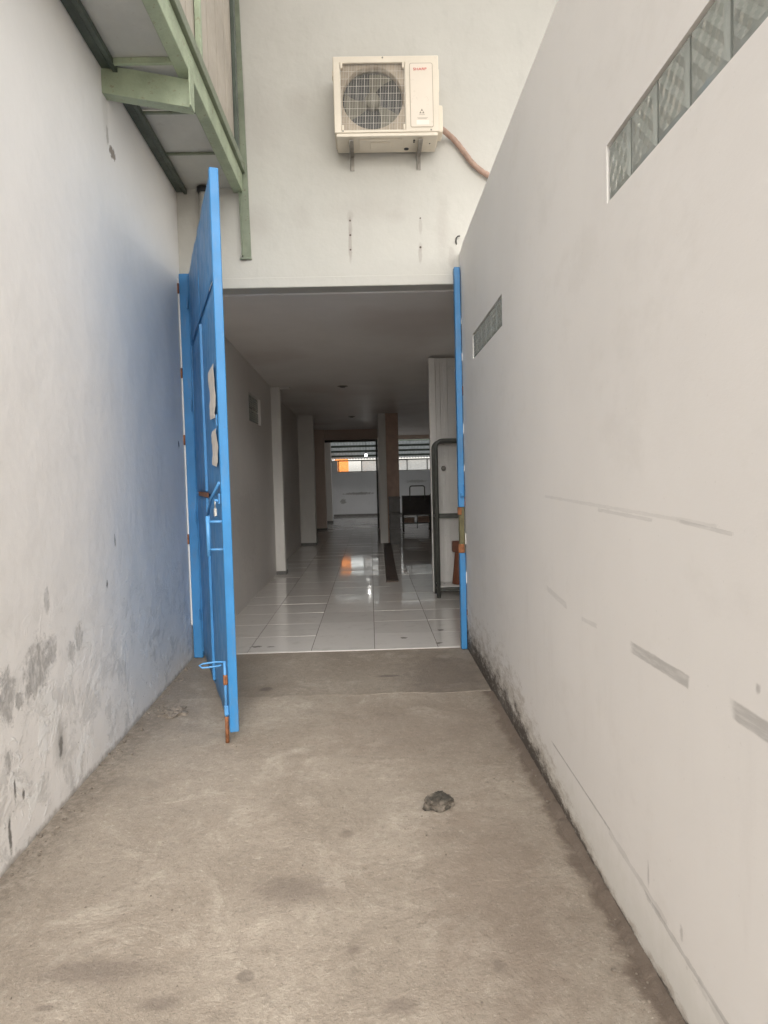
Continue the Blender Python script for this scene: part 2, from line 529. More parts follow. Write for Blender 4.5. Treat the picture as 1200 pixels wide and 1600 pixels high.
def blue_mat(name, c=(0.045, 0.22, 0.48), chips=0.5):
    n = NT(name)
    col = n.mix(n.ramp(n.noise(2.5, 5, 0.6), 0.3, 0.7), tuple(v * 0.88 for v in c), tuple(v * 1.1 for v in c))
    col = n.mix(n.ramp(n.noise(12, 6, 0.7, stretch=(1, 1, 0.25)), 0.50, 0.74, 0, 0.5), col, (0.13, 0.20, 0.30))
    col = n.mix(n.ramp(n.noise(20, 5, 0.75, stretch=(1, 1, 0.08)), 0.62, 0.74, 0, 0.25), col, (0.30, 0.42, 0.55))
    ch = n.ramp(n.noise(34, 5, 0.75), 0.665, 0.70, 0, chips)
    col = n.mix(ch, col, (0.13, 0.06, 0.035))
    nm = n.bump(n.noise(60, 4), 0.001, 0.6)
    return n.out(col, n.ramp(n.noise(9, 4), 0.3, 0.7, 0.36, 0.52), nm)


def rust_mat():
    n = NT('rusty_steel')
    col = n.mix(n.ramp(n.noise(30, 5, 0.7), 0.35, 0.65), (0.16, 0.06, 0.025), (0.33, 0.13, 0.05))
    return n.out(col, 0.8, n.bump(n.noise(120, 4), 0.001, 0.7))


def glass_block_mat():
    n = NT('glass_block_glass')
    col = n.mix(n.ramp(n.noise(9, 4), 0.3, 0.7), (0.56, 0.60, 0.56), (0.68, 0.71, 0.67))
    return n.out(col, 0.05, None, Transmission_Weight=0.5, IOR=1.5)


def thin_glass(name, through, rough, dusty):
    """a thin pane: mostly see-through, a little mirror, some dust that glows with the light behind"""
    n = NT(name)
    tp = n.n('ShaderNodeBsdfTransparent')
    tl = n.n('ShaderNodeBsdfTranslucent')
    tl.inputs['Color'].default_value = (0.8, 0.8, 0.78, 1)
    m1 = n.n('ShaderNodeMixShader')
    n.put(m1.inputs[0], n.ramp(n.noise(6, 6, 0.7), 0.35, 0.65, dusty * 0.8, min(1, dusty * 1.15)))
    n.t.links.new(tp.outputs[0], m1.inputs[1])
    n.t.links.new(tl.outputs[0], m1.inputs[2])
    m2 = n.n('ShaderNodeMixShader')
    m2.inputs[0].default_value = 1 - through
    n.out((0.5, 0.5, 0.48), rough)
    n.t.links.new(m1.outputs[0], m2.inputs[1])
    n.t.links.new(n.b.outputs[0], m2.inputs[2])
    n.t.links.new(m2.outputs[0], n.t.nodes['Material Output'].inputs['Surface'])
    return n.m


def emit(name, c, s):
    n = NT(name)
    n.b.inputs['Emission Color'].default_value = (*c, 1)
    n.b.inputs['Emission Strength'].default_value = s
    return n.out(c, 0.4)


M = {}
M['lwall'] = left_wall_mat()
M['rwall'] = right_wall_mat()
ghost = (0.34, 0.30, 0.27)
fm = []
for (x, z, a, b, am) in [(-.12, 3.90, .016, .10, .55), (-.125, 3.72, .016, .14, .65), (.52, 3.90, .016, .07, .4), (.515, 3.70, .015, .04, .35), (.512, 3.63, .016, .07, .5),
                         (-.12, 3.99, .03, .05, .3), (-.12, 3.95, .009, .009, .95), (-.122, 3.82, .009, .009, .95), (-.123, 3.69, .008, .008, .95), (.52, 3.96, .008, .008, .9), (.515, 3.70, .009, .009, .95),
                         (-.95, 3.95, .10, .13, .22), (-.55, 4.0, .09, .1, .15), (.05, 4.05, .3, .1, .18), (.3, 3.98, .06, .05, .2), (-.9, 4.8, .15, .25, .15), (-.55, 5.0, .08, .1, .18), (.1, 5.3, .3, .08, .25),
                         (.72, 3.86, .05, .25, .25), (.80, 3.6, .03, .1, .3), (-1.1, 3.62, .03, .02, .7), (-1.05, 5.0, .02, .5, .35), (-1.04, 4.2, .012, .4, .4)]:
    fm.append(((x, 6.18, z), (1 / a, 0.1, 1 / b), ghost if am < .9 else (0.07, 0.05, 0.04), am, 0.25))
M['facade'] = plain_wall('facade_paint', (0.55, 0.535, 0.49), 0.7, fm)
M['inwall'] = plain_wall('interior_paint', (0.70, 0.67, 0.64), 0.42, [((-1.65, 8.9, 1.0), (0.2, 1 / .6, 1 / .5), (0.5, 0.47, 0.44), 0.3, 0.6)])
M['farwall'] = plain_wall('yard_wall_paint', (0.66, 0.67, 0.69), 0.6, [((-.5, 29, 0.98), (1 / .6, .1, 1 / .05), (0.25, 0.24, 0.23), .8, .6), ((-1.2, 29, .65), (1 / .12, .1, 1 / .1), (0.25, 0.24, 0.23), .7, .6), ((2, 29, 1.45), (1 / .4, .1, 1 / .06), (0.3, 0.29, 0.28), .5, .6)])
M['pillar'] = plain_wall('pillar_paint', (0.72, 0.70, 0.67), 0.45)
M['pinkwall'] = plain_wall('beige_pillar_paint', (0.70, 0.59, 0.52), 0.5)
M['white'] = paint('white_gloss_paint', (0.76, 0.74, 0.71), 0.04, 2, 0.35)
M['ground'] = concrete_mat('concrete')
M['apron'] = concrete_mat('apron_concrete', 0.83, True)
M['tile'] = tile_mat()
M['grout'] = paint('grout', (0.13, 0.11, 0.095), 0.2, 8, 0.85)
M['blue'] = blue_mat('blue_gate_paint')
M['blue_light'] = blue_mat('light_blue_paint', (0.09, 0.30, 0.60), 0.3)
M['blue_stile'] = blue_mat('blue_stile_paint', (0.03, 0.205, 0.47), 0.5)
M['rust'] = rust_mat()
M['green'] = paint('pale_green_steel_paint', (0.37, 0.43, 0.30), 0.16, 6, 0.5, 0, 0.6, 60, (0.21, 0.17, 0.11), 0.85)
M['green_grey'] = paint('grey_green_steel_paint', (0.20, 0.23, 0.165), 0.15, 6, 0.5, 0, 0.4, 80, (0.12, 0.085, 0.055), 0.85)
M['green_dark'] = paint('dark_green_steel_paint', (0.075, 0.095, 0.075), 0.2, 6, 0.45, 0, 0.3, 80, (0.04, 0.04, 0.035), 0.5)
M['soffit'] = paint('grey_soffit_sheet', (0.52, 0.52, 0.48), 0.10, 2.0, 0.5, 0.0, 0.3, 9, (0.24, 0.22, 0.19), 0.35)
M['fascia'] = paint('beige_cladding_sheet', (0.46, 0.41, 0.35), 0.08, 2.0, 0.5, 0.0, 0.2, 9, (0.30, 0.26, 0.21), 0.3)
M['pvc'] = paint('white_pvc', (0.74, 0.73, 0.69), 0.05, 3, 0.35)
M['ac'] = paint('aged_cream_casing', (0.70, 0.63, 0.52), 0.05, 3, 0.38, 0, 0.1, 90, (0.50, 0.42, 0.33), 0.3)
M['ac_tan'] = paint('dusty_tan_shroud', (0.40, 0.33, 0.25), 0.15, 9, 0.5)
M['groove'] = paint('cover_groove_shade', (0.42, 0.35, 0.27), 0.05, 9, 0.5)
M['ac_panel'] = paint('cream_cover_plate', (0.72, 0.64, 0.54), 0.03, 3, 0.35)
M['ac_dark'] = paint('dark_coil', (0.030, 0.032, 0.034), 0.2, 9, 0.6)
M['ac_blade'] = paint('olive_grey_blade', (0.15, 0.14, 0.105), 0.12, 9, 0.5)
M['wire'] = paint('cream_wire', (0.66, 0.62, 0.55), 0.08, 9, 0.4)
M['red'] = paint('red_print', (0.60, 0.05, 0.05), 0.05, 9, 0.5)
M['ink'] = paint('grey_print', (0.25, 0.21, 0.17), 0.05, 9, 0.5)
M['sticker'] = paint('pale_sticker', (0.78, 0.74, 0.66), 0.05, 9, 0.5)
M['galv'] = paint('dull_galvanised_steel', (0.30, 0.28, 0.25), 0.2, 14, 0.5, 0.3, 0.2, 80, (0.16, 0.10, 0.06), 0.5)
M['pipewrap'] = paint('brown_pipe_wrap', (0.36, 0.24, 0.185), 0.15, 12, 0.6, 0, 0.5, 60)
M['steel'] = paint('bright_steel', (0.62, 0.60, 0.56), 0.1, 20, 0.3, 0.9)
M['paper'] = paint('weathered_paper', (0.66, 0.60, 0.53), 0.1, 20, 0.8, 0, 0.5, 40, (0.32, 0.22, 0.16), 0.7)
M['black'] = paint('black_rubber', (0.02, 0.02, 0.02), 0.2, 10, 0.5)
M['rack'] = paint('dark_green_grey_tube', (0.085, 0.088, 0.078), 0.15, 10, 0.45, 0.1)
M['olive'] = paint('bare_olive_primer', (0.13, 0.115, 0.055), 0.2, 12, 0.7)
M['brown'] = paint('red_brown_plastic', (0.20, 0.075, 0.04), 0.15, 8, 0.45)
M['wood'] = paint('dark_brown_wood', (0.075, 0.05, 0.038), 0.25, 9, 0.5)
M['ply'] = paint('brown_plywood', (0.46, 0.32, 0.25), 0.12, 5, 0.5)
M['boxgrey'] = paint('grey_crate_plastic', (0.16, 0.155, 0.15), 0.12, 8, 0.5)
M['darkbin'] = paint('dark_brown_sheet_metal', (0.055, 0.047, 0.045), 0.2, 6, 0.5)
M['glassblock'] = glass_block_mat()
M['mortar'] = paint('mortar', (0.42, 0.41, 0.39), 0.1, 20, 0.9)
M['frosted'] = thin_glass('dusty_window_glass', 0.9, 0.3, 0.5)
M['clear'] = thin_glass('clear_window_glass', 0.94, 0.05, 0.05)
M['orange'] = paint('orange_sheet', (0.85, 0.26, 0.03), 0.08, 3, 0.5)
M['bulb'] = emit('lit_bulb', (1.0, 0.97, 0.92), 14)
M['lampdark'] = paint('dull_lamp_reflector', (0.12, 0.11, 0.10), 0.1, 8, 0.35, 0.3)


def ceiling_mat():
    n = NT('ceiling_panels')
    X = n.xyz()
    col = n.mix(n.ramp(n.noise(1.2, 4, 0.6), 0.3, 0.7), (0.78, 0.75, 0.72), (0.84, 0.81, 0.78))
    col = n.mix(n.ramp(n.noise(0.6, 3, 0.5), 0.5, 0.7, 0, .4), col, (0.52, 0.44, 0.40))
    groove = n.ramp(n.math('PINGPONG', n.math('ADD', X[1], 0.03), 0.1), 0.0, 0.01)
    gm = n.math('MULTIPLY', n.math('SUBTRACT', 1.0, groove), n.ramp(X[1], 11.4, 11.5))
    nm = n.bump(n.math('MULTIPLY', gm, -1.0), 0.004, 0.8)
    nm = n.bump(n.noise(2.2, 3, stretch=(0.35, 3, 1)), 0.02, 0.25, nm)
    return n.out(col, n.ramp(X[1], 11.3, 11.6, 0.6, 0.42), nm)


M['ceiling'] = ceiling_mat()


def corrugated_mat():
    n = NT('weathered_roof_sheet')
    c = n.mix(n.ramp(n.noise(3, 5, 0.7), 0.3, 0.7), (0.42, 0.46, 0.45), (0.62, 0.65, 0.64))
    return n.out(c, 0.55, None, Transmission_Weight=0.15)


M['corr'] = corrugated_mat()


def stone_mat():
    n = NT('broken_stone')
    k = n.noise(14, 5, 0.6)
    c = n.mix(n.ramp(k, 0.40, 0.66), (0.045, 0.04, 0.032), (0.19, 0.16, 0.13))
    return n.out(c, 0.85, n.bump(n.noise(60, 5, 0.7), 0.006, 0.9))


def milky_mat():  # for the unseen overhead sheet, added to spread soft light in the alley
    n = NT('milky_diffuser_sheet')
    tl = n.n('ShaderNodeBsdfTranslucent')
    tl.inputs['Color'].default_value = (0.95, 0.94, 0.92, 1)
    mx = n.n('ShaderNodeMixShader')
    mx.inputs[0].default_value = 0.9
    n.out((0.6, 0.6, 0.58), 0.5)
    n.t.links.new(n.b.outputs[0], mx.inputs[1])
    n.t.links.new(tl.outputs[0], mx.inputs[2])
    n.t.links.new(mx.outputs[0], n.t.nodes['Material Output'].inputs['Surface'])
    return n.m


M['milky'] = milky_mat()
M['stone'] = stone_mat()
M['rubble'] = paint('mortar_rubble', (0.22, 0.185, 0.15), 0.3, 30, 0.9, 0, 0.6, 90)

# ------------------------------------------------------------------ the ground
YB = -0.6
XR, YF = 0.867, 6.18                      # right wall face, facade face


def XL(y):                                # left wall face, not quite parallel to the right one
    return -1.68 + 0.0306 * (YF - y)


def grid_sheet(x0, x1, y0, y1, nx, ny, fz):
    b = MB()
    vs = [[b.bm.verts.new((x0 + (x1 - x0) * i / nx, y0 + (y1 - y0) * j / ny, 0)) for j in range(ny + 1)] for i in range(nx + 1)]
    for r in vs:
        for v in r:
            v.co.z = fz(v.co.x, v.co.y)
    for i in range(nx):
        for j in range(ny):
            b.bm.faces.new((vs[i][j], vs[i + 1][j], vs[i + 1][j + 1], vs[i][j + 1]))
    return b


b = MB()
b.bm.faces.new([b.bm.verts.new(p) for p in ((-1500, -1500, -0.03), (1500, -1500, -0.03), (1500, 1500, -0.03), (-1500, 1500, -0.03))])
tag(b.build('ground', M['ground']), kind='structure')
b = grid_sheet(-1.9, 1.0, -4.0, 4.93, 116, 300, lambda x, y: 0.006 * mnoise.noise(Vector((x * 1.3, y * 1.3, 0))) + 0.0025 * mnoise.noise(Vector((x * 9, y * 9, 3))) - 0.008)
tag(b.build('alley_pavement', M['ground'], smooth=True), kind='structure')


def apron_z(x, y):
    e = 4.905 + 0.03 * mnoise.noise(Vector((x * 3, 0, 0))) + 0.012 * mnoise.noise(Vector((x * 25, 0, 5)))
    return (-0.02 if y < e else -0.0075) + 0.003 * mnoise.noise(Vector((x * 2, y * 2, 9)))


b = grid_sheet(-1.9, 1.0, 4.86, YF + 0.03, 116, 110, apron_z)
tag(b.build('apron', M['apron']), kind='structure')

# ------------------------------------------------------------------ glass block mesh (shared): 0.19 square, 0.08 deep, crossed ribs on the front
def glass_block_mesh():
    bm = bmesh.new()
    N = 24
    S = 0.19
    front = []
    for i in range(N + 1):
        row = []
        for j in range(N + 1):
            u, v = i / N, j / N
            ed = min(u, v, 1 - u, 1 - v)
            rib = 0.005 * (abs(((u + v) * 3) % 1 - 0.5) + abs(((u - v) * 3) % 1 - 0.5)) * (1 if ed > 0.08 else 0)
            rim = -0.004 if ed < 0.03 else 0.0
            row.append(bm.verts.new((-(0.0 + rib + rim), (u - 0.5) * S, (v - 0.5) * S)))
        front.append(row)
    back = [[bm.verts.new((0.075, (u - 0.5) * S, (v - 0.5) * S)) for v in (0, 1)] for u in (0, 1)]
    for i in range(N):
        for j in range(N):
            bm.faces.new((front[i][j], front[i + 1][j], front[i + 1][j + 1], front[i][j + 1]))
    bm.faces.new((back[0][0], back[0][1], back[1][1], back[1][0]))
    bm.faces.new([front[i][0] for i in range(N + 1)] + [back[1][0], back[0][0]])
    bm.faces.new([front[i][N] for i in range(N, -1, -1)] + [back[0][1], back[1][1]])
    bm.faces.new([front[0][j] for j in range(N, -1, -1)] + [back[0][0], back[0][1]])
    bm.faces.new([front[N][j] for j in range(N + 1)] + [back[1][1], back[1][0]])
    bmesh.ops.recalc_face_normals(bm, faces=bm.faces[:])
    me = D.meshes.new('glass_block')
    bm.to_mesh(me)
    bm.free()
    me.materials.append(M['glassblock'])
    return me


GB = glass_block_mesh()


def glass_row(parent, x, y0, ny, z0, nz, flip=False):
    for i in range(ny):
        for j in range(nz):
            o = D.objects.new('glass_block', GB)
            COL.objects.link(o)
            o.parent = parent
            o.location = (x, y0 + 0.1 + 0.2 * i, z0 + 0.1 + 0.2 * j)
            o.rotation_euler = (random.choice((0, PI / 2, PI)) if not flip else 0, 0, PI if flip else 0)
    m = MB()
    t0, t1 = (x + 0.012, x + 0.06) if not flip else (x - 0.06, x - 0.012)
    for i in range(ny + 1):
        yy = y0 + 0.2 * i
        m.box(t0, t1, yy - 0.005, yy + 0.005, z0, z0 + 0.2 * nz)
    for j in range(nz + 1):
        m.box(t0 + 0.001, t1 - 0.001, y0 + 0.005, y0 + 0.2 * ny - 0.005, z0 + 0.2 * j - 0.005 + (0.005 if j == 0 else -0.005 if j == nz else 0), z0 + 0.2 * j + 0.005 + (0.005 if j == 0 else -0.005 if j == nz else 0))
    m.build('mortar_joint', M['mortar'], parent)


# ------------------------------------------------------------------ left wall and the steel framed overhang on it
b = MB()
b.wall([YB, 0, 1.5, 3, 4.5, YF - 0.003], [-0.04, 1, 2, 3, 4.245], [], 0.2, lambda u, d, z: Vector((XL(u) - d, u, z)))
tag(b.build('side_wall', M['lwall']), 'long white wall with grey damp patches beneath the steel overhang', 'wall')

oh = thing('steel_overhang', 'green steel framed overhang with grey sheet soffit above the blue gate', 'overhang', (0, 0, 4.25))
ZS = 4.255
OX0, OX1 = -1.72, -1.115


def P(bld, name, m, parent=oh):
    bld.bm.transform(Matrix.Translation((0, 0, -4.25)))
    return bld.build(name, m, parent)


ys = [YF - 0.004 - 0.08, 5.5, 4.9, 4.3, 3.1, 1.9, 0.7, YB]
for i in range(len(ys) - 1):              # soffit sheets, each a little warped
    y1, y0 = ys[i] - 0.004, ys[i + 1] + 0.004
    if i == 0:
        y1 = YF - 0.004
    nx, ny = 8, 8
    m = MB()
    vs = [[m.bm.verts.new((OX0 + (OX1 - OX0) * a / nx, y0 + (y1 - y0) * c / ny, ZS + 0.005 * mnoise.noise(Vector((a * .5, c * .5, i * 7))) - 0.006 * math.sin(PI * a / nx) * (i % 2))) for c in range(ny + 1)] for a in range(nx + 1)]
    for a in range(nx):
        for c in range(ny):
            m.bm.faces.new((vs[a][c], vs[a + 1][c], vs[a + 1][c + 1], vs[a][c + 1]))
    r = bmesh.ops.extrude_face_region(m.bm, geom=m.bm.faces[:])
    for v in r['geom']:
        if isinstance(v, bmesh.types.BMVert):
            v.co.z += 0.006
    P(m, 'soffit_panel', M['soffit'])
for i, yy in enumerate(ys[1:-1]):         # thin cross angles below the sheet joints
    m = MB()
    hgt = 0.035 if i == 2 else 0.012
    m.box(XL(yy) + 0.10, OX1 - 0.04, yy - 0.012, yy + 0.012, ZS - 0.012 - hgt, ZS - 0.008, 0.002)
    P(m, 'cross_angle', M['green_grey'] if i != 2 else M['green'])
m = MB()                                  # dark angle where soffit meets wall, two lips
m.bar((XL(YB) + 0.03, YB, ZS - 0.02), (XL(YF - .01) + 0.03, YF - 0.01, ZS - 0.02), 0.055, 0.02)
m.bar((XL(YB) + 0.085, YB, ZS - 0.03), (XL(YF - .01) + 0.085, YF - 0.01, ZS - 0.03), 0.028, 0.04)
P(m, 'wall_angle', M['green_dark'])
m = MB()                                  # outer bottom beam
m.box(-1.165, -1.078, YB, YF - 0.006, ZS - 0.045, 4.372, 0.004)
P(m, 'edge_beam', M['green'])
m = MB()
m.box(-1.0975, -1.05, YB, YF - 0.006, 4.374, 4.455, 0.004)
P(m, 'upper_rail', M['green_grey'])
seams = [YB, 1.6, 3.4, 4.6, 5.75, YF - 0.005]
for i in range(len(seams) - 1):           # cladding sheets of the vertical face
    m = MB()
    m.box(-1.105, -1.098, seams[i] + 0.004, seams[i + 1] - 0.004, 4.374, 6.6)
    yy = seams[i] + 0.15
    while yy < seams[i + 1] - 0.06:
        m.box(-1.0979, -1.094, yy - 0.02, yy + 0.02, 4.457, 6.6, 0.0018)
        yy += 0.3
    P(m, 'cladding_sheet', M['fascia'])
for yy in (0.2, 1.7, 3.2, 4.66):
    m = MB()
    m.box(-1.0935, -1.055, yy - 0.025, yy + 0.025, 4.457, 6.58, 0.003)
    P(m, 'stud', M['green'])
m = MB()
m.box(-1.0935, -1.06, 5.92, 5.99, 4.457, 6.55, 0.003)
P(m, 'corner_stud', M['green_dark'])
# vertical angle on the facade, running down past the soffit
m = MB()
m.bar((-1.062, YF - 0.012, 3.63), (-1.10, YF - 0.012, 6.5), 0.078, 0.02, up=(0, 1, 0))
m.bar((-1.098, YF - 0.03, 3.64), (-1.143, YF - 0.03, 6.5), 0.010, 0.05, up=(0, 1, 0))
m.box(-1.125, -1.02, YF - 0.028, YF - 0.0005, 3.615, 3.632, 0.003)
P(m, 'wall_post', M['green_grey'])
# the pale bracket plate from the wall out to the edge beam
m = MB()
a, c = Vector((XL(4.36) - 0.02, 4.36, 4.165)), Vector((-1.086, 4.44, 4.105))
m.bar(a, c, 0.012, 0.175, bev=0.002)
m.bar(a + Vector((0, .04, -.082)), c + Vector((0, .04, -.082)), 0.085, 0.010, bev=0.002)
P(m, 'bracket_plate', M['green'])
m = MB()
m.box(-1.084, -1.074, 4.37, 4.47, 4.00, 4.30, 0.002)
m.box(-1.115, -1.085, 4.485, 4.50, 4.05, ZS - 0.046, 0.002)
P(m, 'hanger_plate', M['green'])
m = MB()
m.box(-4.2, -1.0, YB, YF - 0.006, 6.6, 6.66)
P(m, 'roof_sheet', M['soffit'])
m = MB()                                  # milky sheet added unseen above the frame to soften light on walls and facade
m.bm.faces.new([m.bm.verts.new(p) for p in ((-0.998, YB + 0.3, 6.63), (5.0, YB + 0.3, 6.63), (5.0, YF - 0.006, 6.63), (-0.998, YF - 0.006, 6.63))])
P(m, 'unseen_diffuser_sheet', M['milky'])

# ------------------------------------------------------------------ right wall with its two rows of glass blocks
rw = thing('side_wall', 'white wall with two glass block strips and black mould along its foot', 'wall', (XR, 0, 0))
b = MB()
holes = [(0.78, 2.40, 2.555, 2.755), (4.28, 5.48, 2.555, 2.755)]
b.wall([YB, 0, 1.5, 3, 4, YF - 0.004], [-0.04, 1, 2, 3, 3.6], holes, 0.15, lambda u, d, z: Vector((d, u, z)))
b.bm.verts.ensure_lookup_table()
b.build('wall_body', M['rwall'], rw)
# the plaster top edge of the wall is not straight
m = MB()
N = 60
prof = []
for i in range(N + 1):
    yy = YB + (YF - 0.004 - YB) * i / N
    prof.append((yy, 3.65 + 0.006 * mnoise.noise(Vector((yy * 1.7, 2, 0))) + 0.004 * mnoise.noise(Vector((yy * 7, 4, 0))) - (0.02 if yy > 6.0 else 0)))
poly = [(p[0], p[1]) for p in prof] + [(YF - 0.004, 3.6), (YB, 3.6)]
m.prism(poly, 0.0, 0.15, 'yz')
m.build('coping', M['rwall'], rw)
glass_row(rw, 0.006, 0.78 + 0.02, 8, 2.555, 1)
glass_row(rw, 0.006, 4.28, 6, 2.555, 1)
# the room behind that wall (closed, seen only through the glass)
sr = thing('side_room', 'plain room behind the glass block strips of the white wall', 'building', (2, 0, 0))
m = MB()
m.box(4.0, 4.15, YB, YF - 0.01, -0.03, 3.3)
m.box(XR + 0.155, 4.15, YB, YF - 0.01, 3.3, 3.42)
m.bm.transform(Matrix.Translation((-2, 0, 0)))
m.build('room_shell', M['inwall'], sr)

# ------------------------------------------------------------------ facade over the doorway
fc = thing('facade_wall', 'tall white end wall with the air conditioner above the doorway', 'wall', (0, YF, 0))
m = MB()
m.wall([-4.0, -1.60, 0.85, 3, 6], [-0.04, 1.5, 3.36, 4.5, 5.5, 7.0], [(-1.60, 0.85, -0.04, 3.36)], 0.18, lambda u, d, z: Vector((u, d, z)))
m.build('wall_body', M['facade'], fc)
m = MB()
m.box(-1.59, 0.845, -0.010, -0.0005, 3.362, 3.452, 0.003)
m.build('lintel_band', M['facade'], fc)

# ------------------------------------------------------------------ interior: floor tiles
fl = D.objects.new('tile_floor', None)
COL.objects.link(fl)
tag(fl, kind='structure')
m = MB()
m.box(-1.9, 3.3, YF + 0.03, 29.2, -0.06, -0.004)
m.build('grout_bed', M['grout'], fl)


def tile_mesh():
    t = MB()
    t.box(-0.2972, 0.2972, -0.2972, 0.2972, -0.006, 0.0, 0.0012)
    return t.build('tile', M['tile'], fl)


first = tile_mesh()
rest = MB()
xs = [-1.5 + 0.6 * k for k in range(8)]
row = 0
used = False
y = YF + 0.03 + 0.3
while y < 29.1:
    for x in xs:
        tilt = (random.gauss(0, 0.0035), random.gauss(0, 0.003), 0)
        if x + 0.3 > 3.3:
            continue
        if y < 15.5:
            if not used:
                o, used = first, True
            else:
                o = first.copy()
                COL.objects.link(o)
                o.parent = fl
            o.location = (x, y, 0.0)
            o.rotation_euler = tilt
        else:
            rest.box(x - 0.2972, x + 0.2972, y - 0.2972, y + 0.2972, -0.006, 0.0, rot=Matrix.Rotation(random.gauss(0, 0.004), 3, 'X'))
    y += 0.6
tag(rest.build('far_tiles', M['tile'], fl), kind='stuff')
m = MB()                                   # narrow edge strip of the first row
m.box(-1.62, 0.85, YF + 0.006, YF + 0.0295, -0.03, -0.0005, 0.002)
m.build('edge_strip', M['tile'], fl)

# ------------------------------------------------------------------ interior: ceiling, walls, pillars
m = MB()
zc = [(YF + 0.18, 3.345), (11.45, 3.21), (25.2, 3.20)]
top = 3.5
pr = [(a_, b_) for a_, b_ in zc] + [(25.2, top), (YF + 0.18, top)]
m.prism(pr, -1.85, 3.4, 'yz')
tag(m.build('ceiling', M['ceiling']), kind='structure')

lw = thing('interior_wall', 'dim white passage wall with a small glass block vent, behind the gate', 'wall', (-1.65, 6.4, 0))
m = MB()
m.wall([YF + 0.181, 8, 10, 11.4], [-0.06, 1, 2, 3.36], [(9.3, 10.3, 2.45, 2.85)], 0.15, lambda u, d, z: Vector((-d, u - 6.4, z)))
m.build('wall_body', M['inwall'], lw)
glass_row(lw, -0.04, 9.3 - 6.4, 5, 2.45, 2, flip=True)
m = MB()
m.box(-0.16, -0.155, 2.8, 4.0, 2.4, 2.9)
m.build('vent_backing', M['boxgrey'], lw)
lw2 = thing('interior_wall', 'dark recessed passage wall between the left pillars', 'wall', (-1.75, 11.4, 0))
m = MB()
m.wall([0.001, 5, 10, 17.9], [-0.06, 1.5, 3.3], [], 0.12, lambda u, d, z: Vector((-d, u, z)))
m.build('wall_body', M['inwall'], lw2)
for (y0, wd, dp, lab, mm) in [(11.40, 0.22, 0.16, 'nearest white pillar on the left of the dim passage', 'pillar'), (16.45, 0.25, 0.28, 'second white pillar along the left of the dim passage', 'pillar'),
                              (21.3, 0.3, 0.22, 'beige third pillar at the left edge of the far opening', 'pinkwall'), (25.0, 0.3, 0.2, 'white fourth pillar left, inside the far opening', 'pillar')]:
    p = thing('pillar', lab, 'pillar', (-1.75, y0, 0), 0, 'pillars along the passage wall')
    m = MB()
    m.box(0.0, 0.1 + dp, 0.002, wd, -0.06, 3.205, 0.012)
    m.build('shaft', M[mm], p)
    m = MB()
    m.box(0.0, 0.1 + dp + 0.012, -0.01, wd + 0.012, -0.0, 0.06, 0.004)
    m.build('skirting', M['boxgrey'], p)
# stub of beam at the head of the nearest pillar
m = MB()
m.box(-1.49, -1.33, 11.42, 11.60, 3.165, 3.2075, 0.004)
tag(m.build('beam_stub', M['pillar']), 'short pale beam stub beside the head of the nearest pillar', 'beam')

cc = thing('column', 'centre column with brown plywood side dividing the two far openings', 'column', (0.22, 16.45, 0))
m = MB()
m.box(0, 0.19, 0, 0.24, -0.06, 3.2075, 0.01)
m.build('shaft', M['pillar'], cc)
m = MB()
m.box(0.192, 0.50, 0.05, 0.08, 0.005, 3.2075, 0.002)
m.build('plywood_panel', M['ply'], cc)
for k in range(3):
    p = thing('crate', ['bottom grey crate stacked against the centre column', 'middle grey crate stacked against the centre column', 'top grey crate stacked against the centre column'][k], 'crate', (0.575, 16.28, 0.385 * k), 0, 'crates by the column')
    m = MB()
    m.box(-0.13, 0.13, -0.17, 0.17, 0.0, 0.345, 0.012)
    m.build('tub', M['boxgrey'], p)
    m = MB()
    m.box(-0.142, 0.142, -0.182, 0.182, 0.33, 0.384, 0.008)
    m.build('rim', M['boxgrey'], p)

# doorframe and header of the far opening
df = thing('far_opening', 'dark framed opening at the end of the passage', 'doorway', (-0.6, 21.5, 0))
m = MB()
m.box(-0.93, 0.86, 0.0, 0.12, 2.86, 3.2075)
m.build('header', M['pinkwall'], df)
m = MB()
m.box(-0.93, 0.86, -0.03, -0.002, 2.80, 2.87, 0.003)
m.build('head_rail', M['darkbin'], df)
for x in (-0.925, 0.80):
    m = MB()
    m.box(x, x + 0.06, -0.03, 0.05, 0.0, 2.80, 0.003)
    m.build('jamb', M['darkbin'], df)
rb = thing('wall_fin', 'plain fin wall behind the centre column', 'wall', (0.3, 19, 0))
m = MB()
m.box(-0.03, 0.12, -2.3, 2.6, -0.06, 3.2075)
m.build('wall_body', M['pinkwall'], rb)

# outer wall of the right-hand bay
bm_ = thing('beam', 'added downstand beam at the ceiling end, blocking glare from the far yard', 'beam', (0, 25.0, 3.0))  # added to keep the sky gap's reflection off the bay ceiling
m = MB()
m.box(-1.7, 3.19, 0.0, 0.195, 0.06, 0.199)
m.build('added_beam_body', M['pinkwall'], bm_)
ow = thing('interior_wall', 'far right wall of the dim bay behind the white partition', 'wall', (3.2, 6.4, 0))
m = MB()
m.wall([0.0, 17.0, 19.2, 22.8], [-0.06, 1.2, 3.3], [(17.0, 18.4, 1.4, 2.4)], 0.15, lambda u, d, z: Vector((d, u, z)))
m.build('wall_body', M['inwall'], ow)

